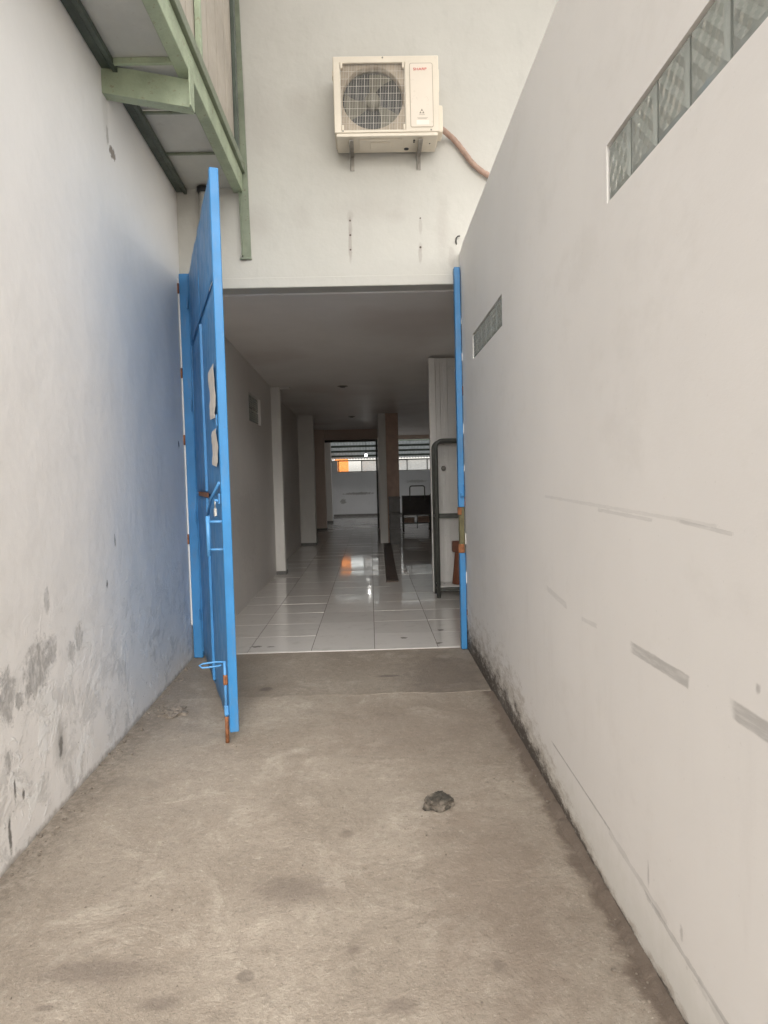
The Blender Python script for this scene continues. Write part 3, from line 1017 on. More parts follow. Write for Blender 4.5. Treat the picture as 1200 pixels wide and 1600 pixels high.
# ------------------------------------------------------------------ white panelled partition to the right
pt = thing('partition', 'white panelled partition standing behind the right gate post', 'partition', (0.84, 9.25, 0))
m = MB()
m.box(0.0, 0.09, -0.06, 0.05, 0.004, 3.235, 0.004)
m.build('end_stile', M['white'], pt)
m = MB()
m.box(0.092, 2.355, -0.02, 0.02, 0.006, 3.235)
m.build('board', M['white'], pt)
for (x0, x1) in ((0.092, 0.155), (0.20, 0.255), (0.92, 0.98), (1.65, 1.71)):
    m = MB()
    m.box(x0, x1, -0.038, -0.0205, 0.01, 3.23, 0.003)
    m.build('stile', M['white'], pt)
for (z0, z1) in ((0.02, 0.14), (1.08, 1.24), (3.10, 3.22)):
    m = MB()
    m.box(0.2555, 0.9195, -0.036, -0.0205, z0, z1, 0.003)
    m.build('rail', M['white'], pt)
m = MB()
m.lathe([(0.012, 0.0), (0.012, -0.03), (0.03, -0.035), (0.034, -0.055), (0.02, -0.07), (0.0, -0.072)], (0.175, -0.0205, 1.72), 'y', 14)
m.build('knob', M['galv'], pt)
m = MB()
m.lathe([(0.0, 0.0), (0.035, -0.001), (0.035, -0.005), (0.0, -0.006)], (0.175, -0.0215, 1.72), 'y', 14)
m.build('rose', M['galv'], pt)

# ------------------------------------------------------------------ tube rack in front of the partition
rk = thing('tube_rack', 'dark tubular steel rack with shelves behind the right gate post', 'rack', (0.85, 8.75, 0))


def loop_path(x0, x1, y_, z0, z1, r=0.09):
    pts = [(x0, y_, z0)]
    for k in range(7):
        a_ = PI - k * PI / 12
        pts.append((x0 + r + r * math.cos(a_), y_, z1 - r + r * math.sin(a_)))
    for k in range(7):
        a_ = PI / 2 - k * PI / 12
        pts.append((x1 - r + r * math.cos(a_), y_, z1 - r + r * math.sin(a_)))
    pts.append((x1, y_, z0))
    return pts


for yy in (0.0, 0.36):
    m = MB()
    m.tube(loop_path(0.02, 0.95, yy, 0.0, 2.08), 0.026, 10)
    m.build('upright_loop', M['rack'], rk)
for z in (0.12, 1.08):
    m = MB()
    m.box(0.046, 0.924, -0.02, 0.02, z - 0.02, z + 0.02, 0.004)
    m.box(0.046, 0.924, 0.34, 0.38, z - 0.02, z + 0.02, 0.004)
    m.box(0.0, 0.04, 0.021, 0.339, z - 0.02, z + 0.02, 0.004)
    m.box(0.93, 0.97, 0.021, 0.339, z - 0.02, z + 0.02, 0.004)
    m.build('shelf_frame', M['rack'], rk)
m = MB()
m.box(0.02, 0.95, 0.0, 0.36, 0.1405, 0.155, 0.002)
m.build('shelf_board', M['white'], rk)
# red-brown container standing on the bottom shelf
bt = thing('tapered_container', 'red brown tapered container standing on the rack shelf', 'container', (1.17, 8.93, 0.1555))
m = MB()
m.lathe([(0.0, 0.0), (0.095, 0.0), (0.10, 0.01), (0.075, 0.22), (0.055, 0.42), (0.05, 0.43), (0.0, 0.431)], (0, 0, 0), 'z', 16)
m.build('body', M['brown'], bt)
m = MB()
m.box(-0.09, 0.06, -0.05, 0.05, 0.4315, 0.58, 0.008)
m.build('head', M['brown'], bt)

# plank / mat on the floor
m = MB()
for k, (w0) in enumerate((0,)):
    a_, c_ = Vector((0.30, 10.2, 0.014)), Vector((0.37, 16.2, 0.014))
    m.bar(a_, c_, 0.19, 0.026, bev=0.004)
tag(m.build('floor_plank', M['wood']), 'long dark brown plank lying on the shiny tiles', 'plank')

# trolley in the right bay
tr = thing('trolley', 'dark sheet metal trolley with tube handle in the far right bay', 'trolley', (1.36, 19.7, 0))
m = MB()
m.wall([-0.42, 0.42], [0.5, 1.07], [], 0.55, lambda u, d, z: Vector((u, d, z)))
m.build('bin', M['darkbin'], tr)
m = MB()
m.tube(loop_path(-0.2, 0.24, -0.03, 0.92, 1.36, 0.06), 0.016, 8)
m.build('handle', M['rack'], tr)
for x in (-0.40, 0.40):
    for yy in (0.03, 0.52):
        m = MB()
        m.box(x - 0.02, x + 0.02, yy - 0.02, yy + 0.02, 0.09, 0.499, 0.003)
        m.build('leg', M['rack'], tr)
        m = MB()
        m.lathe([(0.0, -0.015), (0.045, -0.015), (0.045, 0.015), (0.0, 0.015)], (x, yy, 0.046), 'x', 14)
        m.build('castor', M['black'], tr)
m = MB()
m.box(-0.42, 0.42, 0.0, 0.55, 0.24, 0.265, 0.003)
m.build('lower_shelf', M['rack'], tr)
m = MB()
m.box(-0.012, 0.012, -0.012, 0.012, 0.10, 0.499, 0.002)
m.build('centre_strut', M['rack'], tr)
m = MB()
m.bar((0.34, 0.1, 1.0), (0.52, -0.02, 1.22), 0.03, 0.03)
m.build('stay', M['rack'], tr)
for k, (x, wd, hh) in enumerate(((-0.22, 0.3, 0.15), (0.2, 0.34, 0.18))):
    m = MB()
    m.box(1.36 + x - wd / 2, 1.36 + x + wd / 2, 19.78, 20.1, 0.2655, 0.2655 + hh, 0.006)
    tag(m.build('carton', M['ply']), ['low carton on the left of the trolley shelf', 'taller carton on the right of the trolley shelf'][k], 'carton')

# recessed ceiling lamps (off) and the lit bulb
for k, yy in enumerate((11.55, 17.1, 22.9)):
    ly = thing('ceiling_light', ['nearest unlit recessed ceiling light', 'second unlit recessed ceiling light along the passage', 'farthest unlit recessed ceiling light before the opening'][k], 'ceiling light', (-0.43, yy, 3.208 if k == 0 else 3.204), 0, 'recessed lights in the passage ceiling')
    m = MB()
    m.lathe([(0.085, -0.0), (0.095, -0.006), (0.075, -0.012), (0.07, -0.002)], (0, 0, 0), 'z', 20)
    m.build('rim', M['galv'], ly)
    m = MB()
    m.lathe([(0.0, -0.03), (0.04, -0.026), (0.065, -0.004), (0.0, -0.001)], (0, 0, 0), 'z', 16)
    m.build('bulb', M['lampdark'], ly)
bl = thing('hanging_bulb', 'small lit bulb hanging in the far yard opening', 'lamp', (-0.13, 24.0, 2.46))
m = MB()
m.tube([(0, 0, 0.09), (0, 0, 0.739)], 0.006, 6)
m.build('cord', M['black'], bl)
m = MB()
m.lathe([(0.018, 0.04), (0.022, 0.05), (0.022, 0.09), (0.01, 0.1)], (0, 0, 0), 'z', 12)
m.build('holder', M['black'], bl)
m = MB()
m.lathe([(0.0, -0.045), (0.03, -0.035), (0.042, -0.005), (0.032, 0.025), (0.018, 0.04)], (0, 0, 0), 'z', 14)
m.build('glass', M['bulb'], bl)

# ------------------------------------------------------------------ far yard: wall, window band, lean-to roof
yw = thing('yard_wall', 'pale grey wall closing the far yard under a window band', 'wall', (0, 29.0, 0))
m = MB()
m.wall([-1.9, 3.4], [-0.06, 1.0, 1.92], [], 0.15, lambda u, d, z: Vector((u, d, z)))
m.build('wall_body', M['farwall'], yw)
m = MB()
m.box(-1.62, 3.2, -0.012, -0.001, 0.0, 0.09, 0.002)
m.build('skirting', M['boxgrey'], yw)
wb = thing('window_band', 'band of small clear and dusty panes above the far yard wall', 'window', (0, 29.0, 1.922))
xsw = [-1.36, -0.36, 0.62, 1.62, 2.5, 3.3]
m = MB()
m.box(-1.40, 3.34, 0.02, 0.08, 0.0, 0.03)
m.box(-1.40, 3.34, 0.02, 0.08, 0.47, 0.52)
m.build('frame', M['rack'], wb)
for i, x in enumerate(xsw):
    m = MB()
    m.box(x - 0.018, x + 0.018, 0.018, 0.082, 0.031, 0.469)
    m.build('mullion', M['rack'], wb)
    if i < len(xsw) - 1:
        m = MB()
        m.box(x + 0.019, xsw[i + 1] - 0.019, 0.045, 0.050, 0.031, 0.469)
        m.build('pane', M['clear'] if i == 0 else M['frosted'], wb)
m = MB()
m.box(-1.9, -1.40, 0.0, 0.15, 0.0, 0.52)
m.build('end_panel', M['farwall'], wb)
lr = thing('lean_to_roof', 'corrugated lean-to roof on dark purlins over the far yard', 'roof', (0, 26.0, 3.17))
m = MB()
nx = 200
x0, x1 = -1.7, 3.3
za, zb_ = 0.0, -0.68
ends = []
for (yy, zz) in ((0.0, za), (3.25, zb_)):
    ends.append([m.bm.verts.new((x0 + (x1 - x0) * i / nx, yy, zz + 0.02 * math.sin(i * 2 * PI / 5))) for i in range(nx + 1)])
for i in range(nx):
    m.bm.faces.new((ends[0][i], ends[0][i + 1], ends[1][i + 1], ends[1][i]))
m.build('corrugated_sheet', M['corr'], lr, smooth=True)
for yy in (0.05, 0.85, 1.65, 2.45):
    zz = za + (zb_ - za) * yy / 3.25 - 0.06
    m = MB()
    m.box(x0, x1, yy - 0.03, yy + 0.03, zz - 0.05, zz + 0.035)
    m.build('purlin', M['green_dark'], lr)
for x in (-1.66, 3.26):
    m = MB()
    m.bar((x, 0.0, za - 0.16), (x, 2.9, za - 0.16 + (zb_ - za) * 0.9), 0.06, 0.09)
    m.build('rafter', M['green_dark'], lr)
m = MB()
m.bar((-1.60, -0.6, -0.32), (-1.60, 2.9, -0.34), 0.05, 0.05)
m.build('wall_pipe', M['rack'], lr)
ob = thing('orange_board', 'orange board standing outside the far clear window pane', 'board', (-1.25, 30.6, -0.03))
m = MB()
m.box(-0.35, 0.27, 0.0, 0.03, 0.9, 3.2, 0.004)
m.build('panel', M['orange'], ob)
for x in (-0.3, 0.22):
    m = MB()
    m.box(x - 0.02, x + 0.02, 0.031, 0.07, 0.0, 3.1)
    m.build('post', M['rack'], ob)

# ------------------------------------------------------------------ gate posts
gp = thing('gate_post', 'blue steel gate post carrying the open gate, beside the left wall', 'gate post', (-1.62, 6.115, 0), 0, 'blue posts of the doorway')
m = MB()
m.box(-0.042, 0.042, -0.04, 0.04, 0.0, 3.475, 0.006)
m.build('tube', M['blue'], gp)
m = MB()
m.box(-0.056, -0.0425, -0.03, 0.03, 0.3, 3.45, 0.002)
m.build('plaster_strip', M['white'], gp)
for z in (3.30, 2.55, 1.95, 1.05):
    m = MB()
    m.box(-0.0565, -0.0425, -0.045, -0.031, z, z + 0.09, 0.002)
    m.build('anchor_lug', M['rust'], gp)
gp2 = thing('gate_post', 'chipped blue gate post with rusty latch gap beside the right wall', 'gate post', (0.83, 6.125, 0), 0, 'blue posts of the doorway')
m = MB()
m.box(-0.024, 0.030, -0.035, 0.035, 0.0, 0.90, 0.004)
m.build('lower_tube', M['blue'], gp2)
m = MB()
m.box(-0.020, 0.026, -0.028, 0.028, 0.901, 1.319, 0.003)
m.build('bare_section', M['olive'], gp2)
m = MB()
m.box(-0.024, 0.030, -0.035, 0.035, 1.32, 3.49, 0.004)
m.build('upper_tube', M['blue'], gp2)
m = MB()
m.box(-0.036, 0.0, -0.048, -0.0285, 1.25, 1.32, 0.003)
m.build('latch_keeper', M['rust'], gp2)
m = MB()
m.box(-0.036, 0.02, -0.048, -0.0285, 0.90, 0.98, 0.003)
m.build('latch_keeper', M['rust'], gp2)
m = MB()
m.box(-0.01, 0.028, -0.062, -0.0355, 1.42, 1.45, 0.003)
m.box(0.018, 0.028, -0.062, -0.0355, 1.4505, 1.52, 0.003)
m.build('staple', M['blue'], gp2)
for k in range(9):                        # ragged plaster along the post
    z = 0.3 + k * 0.34 + random.uniform(-0.05, 0.05)
    m = MB()
    m.box(0.0305, 0.0365, -0.037, -0.030, z, z + random.uniform(0.04, 0.12), 0.001)
    m.build('plaster_crumb', M['rwall'] if k % 3 else M['rust'], gp2)

# ------------------------------------------------------------------ the gate leaf (local x along the leaf, -y = outer face)
H = Vector((-1.555, 6.075, 0))
E = Vector((-0.872, 4.03, 0))
LG = (E - H).length
GA = math.atan2(E.y - H.y, E.x - H.x)
gt = thing('gate', 'tall blue sheet metal gate leaf standing open on the left', 'gate', (H.x, H.y, 0.0), GA)
Z0, Z1 = 0.07, 3.455
T = 0.027


def G(name, mat_, fn):
    m_ = MB()
    fn(m_)
    return m_.build(name, mat_, gt)


G('hinge_stile', M['blue'], lambda q: q.box(0.012, 0.062, -T, T, Z0, Z1, 0.004))
G('lock_stile', M['blue_stile'], lambda q: q.box(LG - 0.05, LG, -T, T, Z0, Z1, 0.004))
for (z0, z1) in ((Z0, Z0 + 0.05), (1.49, 1.54), (2.77, 2.85), (Z1 - 0.05, Z1)):
    G('rail', M['blue'], lambda q: q.box(0.0625, LG - 0.0505, -T + 0.016, T - 0.004, z0, z1, 0.003))
for (z0, z1) in ((Z0 + 0.0505, 1.4895), (1.5405, 2.7995)):
    for u in (1.15,):
        G('upright', M['blue'], lambda q: q.box(u - 0.02, u + 0.02, -T - 0.010, T - 0.012, z0, min(z1, 2.765), 0.003))


def sheet(q, u0, u1, z0, z1, yv):
    """thin sheet, a little buckled"""
    n_ = 12
    vs_ = [[q.bm.verts.new((u0 + (u1 - u0) * i / n_, yv + 0.006 * mnoise.noise(Vector((u0 * 3 + i * .4, j * .35, z0 * 5))), z0 + (z1 - z0) * j / n_)) for j in range(n_ + 1)] for i in range(n_ + 1)]
    for i in range(n_):
        for j in range(n_):
            f_ = q.bm.faces.new((vs_[i][j], vs_[i + 1][j], vs_[i + 1][j + 1], vs_[i][j + 1]))
            f_.smooth = True
    r_ = bmesh.ops.extrude_face_region(q.bm, geom=q.bm.faces[:])
    for v_ in r_['geom']:
        if isinstance(v_, bmesh.types.BMVert):
            v_.co.y += 0.002


for (z0, z1) in ((Z0 + 0.01, 1.505), (1.525, 2.775)):
    for (u0, u1) in ((0.064, 1.128), (1.172, LG - 0.052)):
        G('sheet_panel', M['blue'], lambda q: sheet(q, u0, u1, z0, z1, -T + 0.008))
for (u0, u1) in ((0.064, 1.105), (1.108, LG - 0.052)):
    G('top_sheet', M['blue'], lambda q: sheet(q, u0, u1, 2.825, Z1 - 0.005, -T + 0.006))
for z in (0.35, 1.25, 2.25, 3.15):
    G('hinge', M['blue'], lambda q: (q.lathe([(0.016, 0), (0.016, 0.11)], (0.0, -0.012, z), 'z', 10), q.box(0.0, 0.05, -0.042, -0.0345, z + 0.01, z + 0.10, 0.002)))
# pull handle
hd = G('pull_handle', M['blue_light'], lambda q: q.tube([(LG - 0.075, -0.105, 1.155), (LG - 0.075, -0.105, 1.40)], 0.013, 10))
for z in (1.195, 1.365):
    q = MB()
    q.tube([(LG - 0.03, -T + 0.002, z), (LG - 0.075, -0.105, z)], 0.008, 8)
    q.build('stub', M['blue_light'], hd)
G('hasp_plate', M['blue_light'], lambda q: (q.box(LG - 0.12, LG - 0.052, -T - 0.010, -T - 0.002, 1.47, 1.535, 0.003), q.box(LG - 0.10, LG - 0.085, -T - 0.035, -T - 0.0105, 1.485, 1.50, 0.002)))
G('stay_rod', M['blue_light'], lambda q: q.tube([(LG - 0.06, -T - 0.004, 1.60), (LG - 0.30, -0.06, 1.50), (LG - 0.55, -0.07, 1.37)], 0.009, 8))
G('rusty_rail_patch', M['rust'], lambda q: q.box(0.35, 1.25, -T - 0.002, -T + 0.003, 1.495, 1.53, 0.001))
G('latch_plate', M['blue_light'], lambda q: q.box(LG - 0.115, LG - 0.052, -T - 0.008, -T - 0.001, 1.945, 2.015, 0.003))
# drop bolt
db = G('drop_bolt', M['blue_light'], lambda q: q.tube([(LG - 0.045, -T - 0.014, 0.16), (LG - 0.045, -T - 0.014, 0.505)], 0.009, 10))
q = MB()
q.tube([(LG - 0.045, -T - 0.014, -0.003), (LG - 0.045, -T - 0.014, 0.16)], [0.012, 0.011], 10)
q.build('rusty_tip', M['rust'], db)
q = MB()
lp = [(LG - 0.045, -T - 0.014, 0.50), (LG - 0.05, -0.09, 0.505), (LG - 0.06, -0.17, 0.50), (LG - 0.066, -0.19, 0.49), (LG - 0.06, -0.172, 0.475), (LG - 0.05, -0.10, 0.477), (LG - 0.045, -0.06, 0.482)]
q.tube(lp, 0.006, 8)
q.build('loop_handle', M['blue_light'], db)
for z in (0.17, 0.36):
    q = MB()
    q.box(LG - 0.062, LG - 0.028, -T - 0.026, -T - 0.001, z, z + 0.06, 0.003)
    q.build('guide', M['rust'] if z > 0.3 else M['blue_light'], db)
# padlock hanging on the hasp
rot = Matrix.Rotation(GA, 4, 'Z')
pw = lambda u, v, z: Vector((H.x, H.y, 0)) + rot @ Vector((u, v, z))
pl = pw(LG - 0.0925, -T - 0.030, 1.395)
pk = thing('padlock', 'small bright steel padlock hanging from the gate hasp', 'padlock', pl, GA)
m = MB()
m.box(-0.018, 0.018, -0.010, 0.010, 0.0, 0.05, 0.004)
m.build('body', M['steel'], pk)
m = MB()
m.tube([(-0.012, 0, 0.045), (-0.012, 0, 0.085)] + [(-0.012 * math.cos(k * PI / 6), 0, 0.085 + 0.012 * math.sin(k * PI / 6)) for k in range(1, 6)] + [(0.012, 0, 0.085), (0.012, 0, 0.045)], 0.0035, 8)
m.build('shackle', M['steel'], pk)
# weathered paper notices
for k, (z0, z1, u0, wd) in enumerate(((2.02, 2.33, LG - 0.50, 0.40), (1.72, 1.935, LG - 0.44, 0.36))):
    pn = thing('paper_notice', ['upper torn paper notice stuck to the blue gate', 'lower torn paper notice below the blue latch plate'][k], 'notice', pw(u0, -T - 0.004, z0), GA)
    m = MB()
    n_ = 10
    L_, R_ = [], []
    for j in range(n_ + 1):
        t_ = j / n_
        L_.append(m.bm.verts.new((random.uniform(0, 0.05), -0.003 * math.sin(t_ * 9 + k), t_ * (z1 - z0))))
        R_.append(m.bm.verts.new((wd - random.uniform(0, 0.06), 0.0 - 0.004 * math.cos(t_ * 7), t_ * (z1 - z0) - 0.02 * (1 - t_))))
    for j in range(n_):
        m.bm.faces.new((L_[j], R_[j], R_[j + 1], L_[j + 1]))
    r_ = bmesh.ops.extrude_face_region(m.bm, geom=m.bm.faces[:])
    for v_ in r_['geom']:
        if isinstance(v_, bmesh.types.BMVert):
            v_.co.y += 0.0012
    m.build('sheet', M['paper'], pn)

# ------------------------------------------------------------------ downpipe in the corner
dp = thing('downpipe', 'white plastic downpipe on the end wall behind the gate', 'pipe', (-1.42, YF - 0.055, 0))
m = MB()
m.tube([(0, 0, 0.0), (0, 0, 4.235)], 0.045, 18)
m.build('pipe', M['pvc'], dp)
m = MB()
m.lathe([(0.05, 4.19), (0.062, 4.21), (0.062, 4.238), (0.05, 4.24)], (0, 0, 0), 'z', 18)
m.build('collar', M['black'], dp)
for z in (1.2, 2.6, 3.7):
    m = MB()
    m.box(-0.052, 0.052, -0.02, 0.053, z, z + 0.025, 0.002)
    m.build('clip', M['pvc'], dp)

# ------------------------------------------------------------------ air conditioner
AX0, AX1, AZ0, AZ1 = -0.222, 0.672, 4.525, 5.185
AYF, AYB = 5.84, 6.13
ac = thing('air_conditioner', 'cream outdoor air conditioner unit bracketed high on the end wall', 'air conditioner', (0.225, 6.0, AZ0))
OFF = Matrix.Translation((-0.225, -6.0, -AZ0))


def A(bld, name, m_, parent=None, smooth=False):
    bld.bm.transform(OFF)
    return bld.build(name, m_, parent or ac, smooth)


GX0, GX1, GZ0, GZ1 = -0.165, 0.385, 4.578, 5.132
FC = Vector((0.108, 0, 4.858))
FR = 0.262
cas = MB()
cas.box(AX0, AX1, AYF + 0.0225, AYB, AZ0 + 0.03, AZ0 + 0.034)                  # casing floor
cas.box(AX0, AX1, AYF + 0.0225, AYB, AZ1 - 0.006, AZ1, 0.0)                    # top
cas.box(AX0, AX0 + 0.005, AYF + 0.0225, AYB, AZ0 + 0.0345, AZ1 - 0.0065)
cas.box(AX1 - 0.005, AX1, AYF + 0.0225, AYB, AZ0 + 0.0345, AZ1 - 0.0065)
cas.box(AX0 + 0.0055, AX1 - 0.0055, AYB - 0.006, AYB, AZ0 + 0.0345, AZ1 - 0.0065)
A(cas, 'casing', M['ac'])
fr = MB()                                                                        # front panel around the grille opening
fr.box(AX0 - 0.003, GX0, AYF, AYF + 0.022, AZ0 + 0.03, AZ1 + 0.003, 0.008, seg=3)
fr.box(GX1, AX1 + 0.003, AYF, AYF + 0.022, AZ0 + 0.03, AZ1 + 0.003, 0.008, seg=3)
fr.box(GX0 - 0.009, GX1 + 0.009, AYF + 0.0005, AYF + 0.0215, AZ0 + 0.0305, GZ0, 0.004)
fr.box(GX0 - 0.009, GX1 + 0.009, AYF + 0.0005, AYF + 0.0215, GZ1, AZ1 + 0.0025, 0.004)
front = A(fr, 'front_panel', M['ac'])
bz = MB()                                                                        # recessed plate with the round fan opening
NS = 72
c0, c1, c2 = [], [], []
for k in range(NS):
    a_ = 2 * PI * k / NS
    ca, sa = math.cos(a_), math.sin(a_)
    c0.append(bz.bm.verts.new((FC.x + FR * ca, AYF + 0.030, FC.z + FR * sa)))
    c2.append(bz.bm.verts.new((FC.x + FR * 0.985 * ca, AYF + 0.10, FC.z + FR * 0.985 * sa)))
    s_ = min((GX1 + .006 - FC.x) / abs(ca) if ca > 1e-6 else 9, (FC.x - GX0 + .006) / abs(ca) if ca < -1e-6 else 9, (GZ1 + .006 - FC.z) / abs(sa) if sa > 1e-6 else 9, (FC.z - GZ0 + .006) / abs(sa) if sa < -1e-6 else 9)
    c1.append(bz.bm.verts.new((FC.x + s_ * ca, AYF + 0.034, FC.z + s_ * sa)))
for k in range(NS):
    j = (k + 1) % NS
    bz.bm.faces.new((c0[k], c0[j], c1[j], c1[k]))
    f = bz.bm.faces.new((c0[k], c2[k], c2[j], c0[j]))
    f.smooth = True
A(bz, 'fan_shroud', M['ac_tan'])
m = MB()
m.lathe([(FR * 0.985, 0.0), (FR * 0.985, -0.10)], (FC.x, AYF + 0.22, FC.z), 'y', 40)
m.box(AX0 + 0.02, GX1 + 0.03, AYB - 0.05, AYB - 0.012, AZ0 + 0.05, AZ1 - 0.03)
A(m, 'coil', M['ac_dark'])
m = MB()                                                                         # three-bladed fan
for k in range(3):
    a0 = PI / 2 + k * 2 * PI / 3
    nn, rr_ = 9, 6
    vs = []
    for i in range(nn + 1):
        rowv = []
        for j in range(rr_ + 1):
            r_ = 0.06 + (FR - 0.02 - 0.06) * j / rr_
            spread = 0.62 + 0.25 * j / rr_
            a_ = a0 + (i / nn - 0.5) * spread * 1.25 - 0.25 * (j / rr_)
            rowv.append(m.bm.verts.new((FC.x + r_ * math.cos(a_), AYF + 0.075 + 0.055 * (i / nn), FC.z + r_ * math.sin(a_))))
        vs.append(rowv)
    for i in range(nn):
        for j in range(rr_):
            f = m.bm.faces.new((vs[i][j], vs[i + 1][j], vs[i + 1][j + 1], vs[i][j + 1]))
            f.smooth = True
fan = A(m, 'fan', M['ac_blade'])
m = MB()
m.lathe([(0.0, 0.045), (0.03, 0.044), (0.058, 0.052), (0.066, 0.07), (0.066, 0.12), (0.0, 0.12)], (FC.x, AYF, FC.z), 'y', 24)
m.bm.transform(OFF)
m.build('hub', M['ac_blade'], fan)
gr = MB()                                                                        # wire guard: fine uprights and a few cross wires
nw = 40
for k in range(nw + 1):
    x = GX0 + 0.004 + (GX1 - GX0 - 0.008) * k / nw
    th = 0.0009 if k % 5 else 0.0019
    gr.box(x - th, x + th, AYF + 0.006, AYF + 0.006 + 2 * th, GZ0, GZ1)
for k in range(1, 9):
    z = GZ0 + (GZ1 - GZ0) * k / 9
    gr.box(GX0, GX1, AYF + 0.0125, AYF + 0.0155, z - 0.0007, z + 0.0007)
A(gr, 'wire_guard', M['wire'])
for (x, z) in ((GX0 + 0.012, GZ0 + 0.02), (GX1 - 0.012, GZ0 + 0.02), (GX0 + 0.012, GZ1 - 0.02), (GX1 - 0.012, GZ1 - 0.02)):
    m = MB()
    m.box(x - 0.010, x + 0.010, AYF - 0.002, AYF + 0.028, z - 0.024, z + 0.024, 0.004)
    A(m, 'guard_clip', M['ac'])
# right-hand cover plate, rounded rectangle with a raised border line
def rrect(x0, x1, z0, z1, r, n_=6):
    out = []
    for (cx, cz, s0) in ((x1 - r, z1 - r, 0), (x0 + r, z1 - r, 1), (x0 + r, z0 + r, 2), (x1 - r, z0 + r, 3)):
        for k in range(n_ + 1):
            a_ = (s0 + k / n_) * PI / 2
            out.append((cx + r * math.cos(a_), cz + r * math.sin(a_)))
    return out


m = MB()
o_, i_ = rrect(0.425, 0.625, 4.59, 5.125, 0.018), rrect(0.431, 0.619, 4.596, 5.119, 0.014)
ov = [m.bm.verts.new((p[0], AYF - 0.0006, p[1])) for p in o_]
iv = [m.bm.verts.new((p[0], AYF - 0.0006, p[1])) for p in i_]
for k in range(len(ov)):
    j = (k + 1) % len(ov)
    m.bm.faces.new((ov[k], ov[j], iv[j], iv[k]))
r_ = bmesh.ops.extrude_face_region(m.bm, geom=m.bm.faces[:])
for v_ in r_['geom']:
    if isinstance(v_, bmesh.types.BMVert):
        v_.co.y += 0.0004
A(m, 'cover_groove', M['groove'])
m = MB()
m.prism(i_, AYF - 0.004, AYF - 0.0002, 'xz')
cov = A(m, 'cover_plate', M['ac_panel'])


def lettering(txt, x, z, size, mat_, bold=0.0, parent=None, xs=1.0):
    cu = D.curves.new('txt', 'FONT')
    cu.body = txt
    cu.size = size
    cu.align_x = 'CENTER'
    cu.extrude = 0.0006
    cu.offset = bold
    to = D.objects.new('txt', cu)
    COL.objects.link(to)
    bpy.context.view_layer.update()
    me = D.meshes.new_from_object(to.evaluated_get(bpy.context.evaluated_depsgraph_get()))
    D.objects.remove(to)
    D.curves.remove(cu)
    me.transform(Matrix.Translation((x - 0.225, AYF - 0.0052 - 6.0, z - AZ0)) @ Matrix.Rotation(PI / 2, 4, 'X') @ Matrix.Scale(xs, 4, (1, 0, 0)))
    me.materials.clear()
    me.materials.append(mat_)
    o = D.objects.new('lettering', me)
    COL.objects.link(o)
    o.parent = parent or ac
    return o


lettering('SHARP', 0.515, 5.062, 0.030, M['red'], 0.0, cov, 1.3)
m = MB()                                                                         # triangular mark and small print
for (x, z) in ((0.525, 4.735), (0.513, 4.714), (0.537, 4.714)):
    m.prism([(x - 0.010, z - 0.009), (x + 0.010, z - 0.009), (x, z + 0.010)], AYF - 0.0048, AYF - 0.0041, 'xz')
m.bm.transform(OFF)
m.build('triangle_mark', M['ink'], cov)
m = MB()
for (x0, x1, z) in ((0.50, 0.55, 4.694), (0.485, 0.575, 4.668), (0.49, 0.565, 4.660)):
    m.box(x0, x1, AYF - 0.0048, AYF - 0.0041, z - 0.0012, z + 0.0012)
m.bm.transform(OFF)
m.build('small_print', M['ink'], cov)
m = MB()
m.box(0.478, 0.585, AYF - 0.0048, AYF - 0.0041, 4.612, 4.650)
m.bm.transform(OFF)
m.build('sticker', M['sticker'], cov)
# base pan with pressings, feet, screws
m = MB()
m.box(AX0 + 0.012, AX1 - 0.012, AYF + 0.006, AYB + 0.005, AZ0, AZ0 + 0.0295, 0.004)
m.box(-0.02, 0.36, AYF + 0.05, AYB - 0.05, AZ0 - 0.008, AZ0 - 0.0005, 0.003)
m.box(0.08, 0.26, AYF + 0.09, AYB - 0.09, AZ0 - 0.014, AZ0 - 0.0085, 0.003)
A(m, 'base_pan', M['ac'])
for (x, y_, r_) in ((0.40, 6.07, 0.022), (0.46, 5.95, 0.008), (0.46, 5.92, 0.010), (0.6, 5.98, 0.006)):
    m = MB()
    m.lathe([(r_, -0.004), (r_, 0.001)], (x, y_, AZ0), 'z', 12)
    A(m, 'drain_hole', M['ac_dark'])
for (x, z) in ((AX0 + 0.07, AZ0 + 0.045), (AX1 - 0.07, AZ0 + 0.045), (0.2, AZ1 - 0.012)):
    m = MB()
    m.lathe([(0.007, 0.001), (0.007, -0.003), (0.0, -0.004)], (x, AYF, z), 'y', 10)
    A(m, 'screw', M['galv'])
m = MB()
m.box(AX1 + 0.0005, AX1 + 0.045, AYF + 0.10, AYB - 0.02, 4.60, 4.83, 0.012, seg=2)
A(m, 'valve_cover', M['ac'])
m = MB()
m.box(AX1 + 0.0005, AX1 + 0.012, AYF + 0.05, AYF + 0.12, 4.92, 5.10, 0.003)
A(m, 'side_handle', M['ac'])
m = MB()
m.box(AX0 - 0.012, AX0 - 0.0005, AYF + 0.05, AYF + 0.12, 5.05, 5.10, 0.003)
A(m, 'side_handle', M['ac'])
for x in (-0.085, 0.515):
    m = MB()
    m.box(x - 0.019, x + 0.019, AYF + 0.03, YF - 0.006, AZ0 - 0.020, AZ0 - 0.0145, 0.001)
    m.box(x - 0.019, x - 0.015, AYF + 0.03, YF - 0.006, AZ0 - 0.0505, AZ0 - 0.0203, 0.001)
    m.box(x - 0.019, x + 0.019, YF - 0.006, YF - 0.0003, 4.385, AZ0 - 0.0145, 0.001)
    m.bar((x - 0.016, YF - 0.01, 4.40), (x - 0.016, AYF + 0.12, AZ0 - 0.03), 0.006, 0.02)
    A(m, 'wall_bracket', M['galv'])

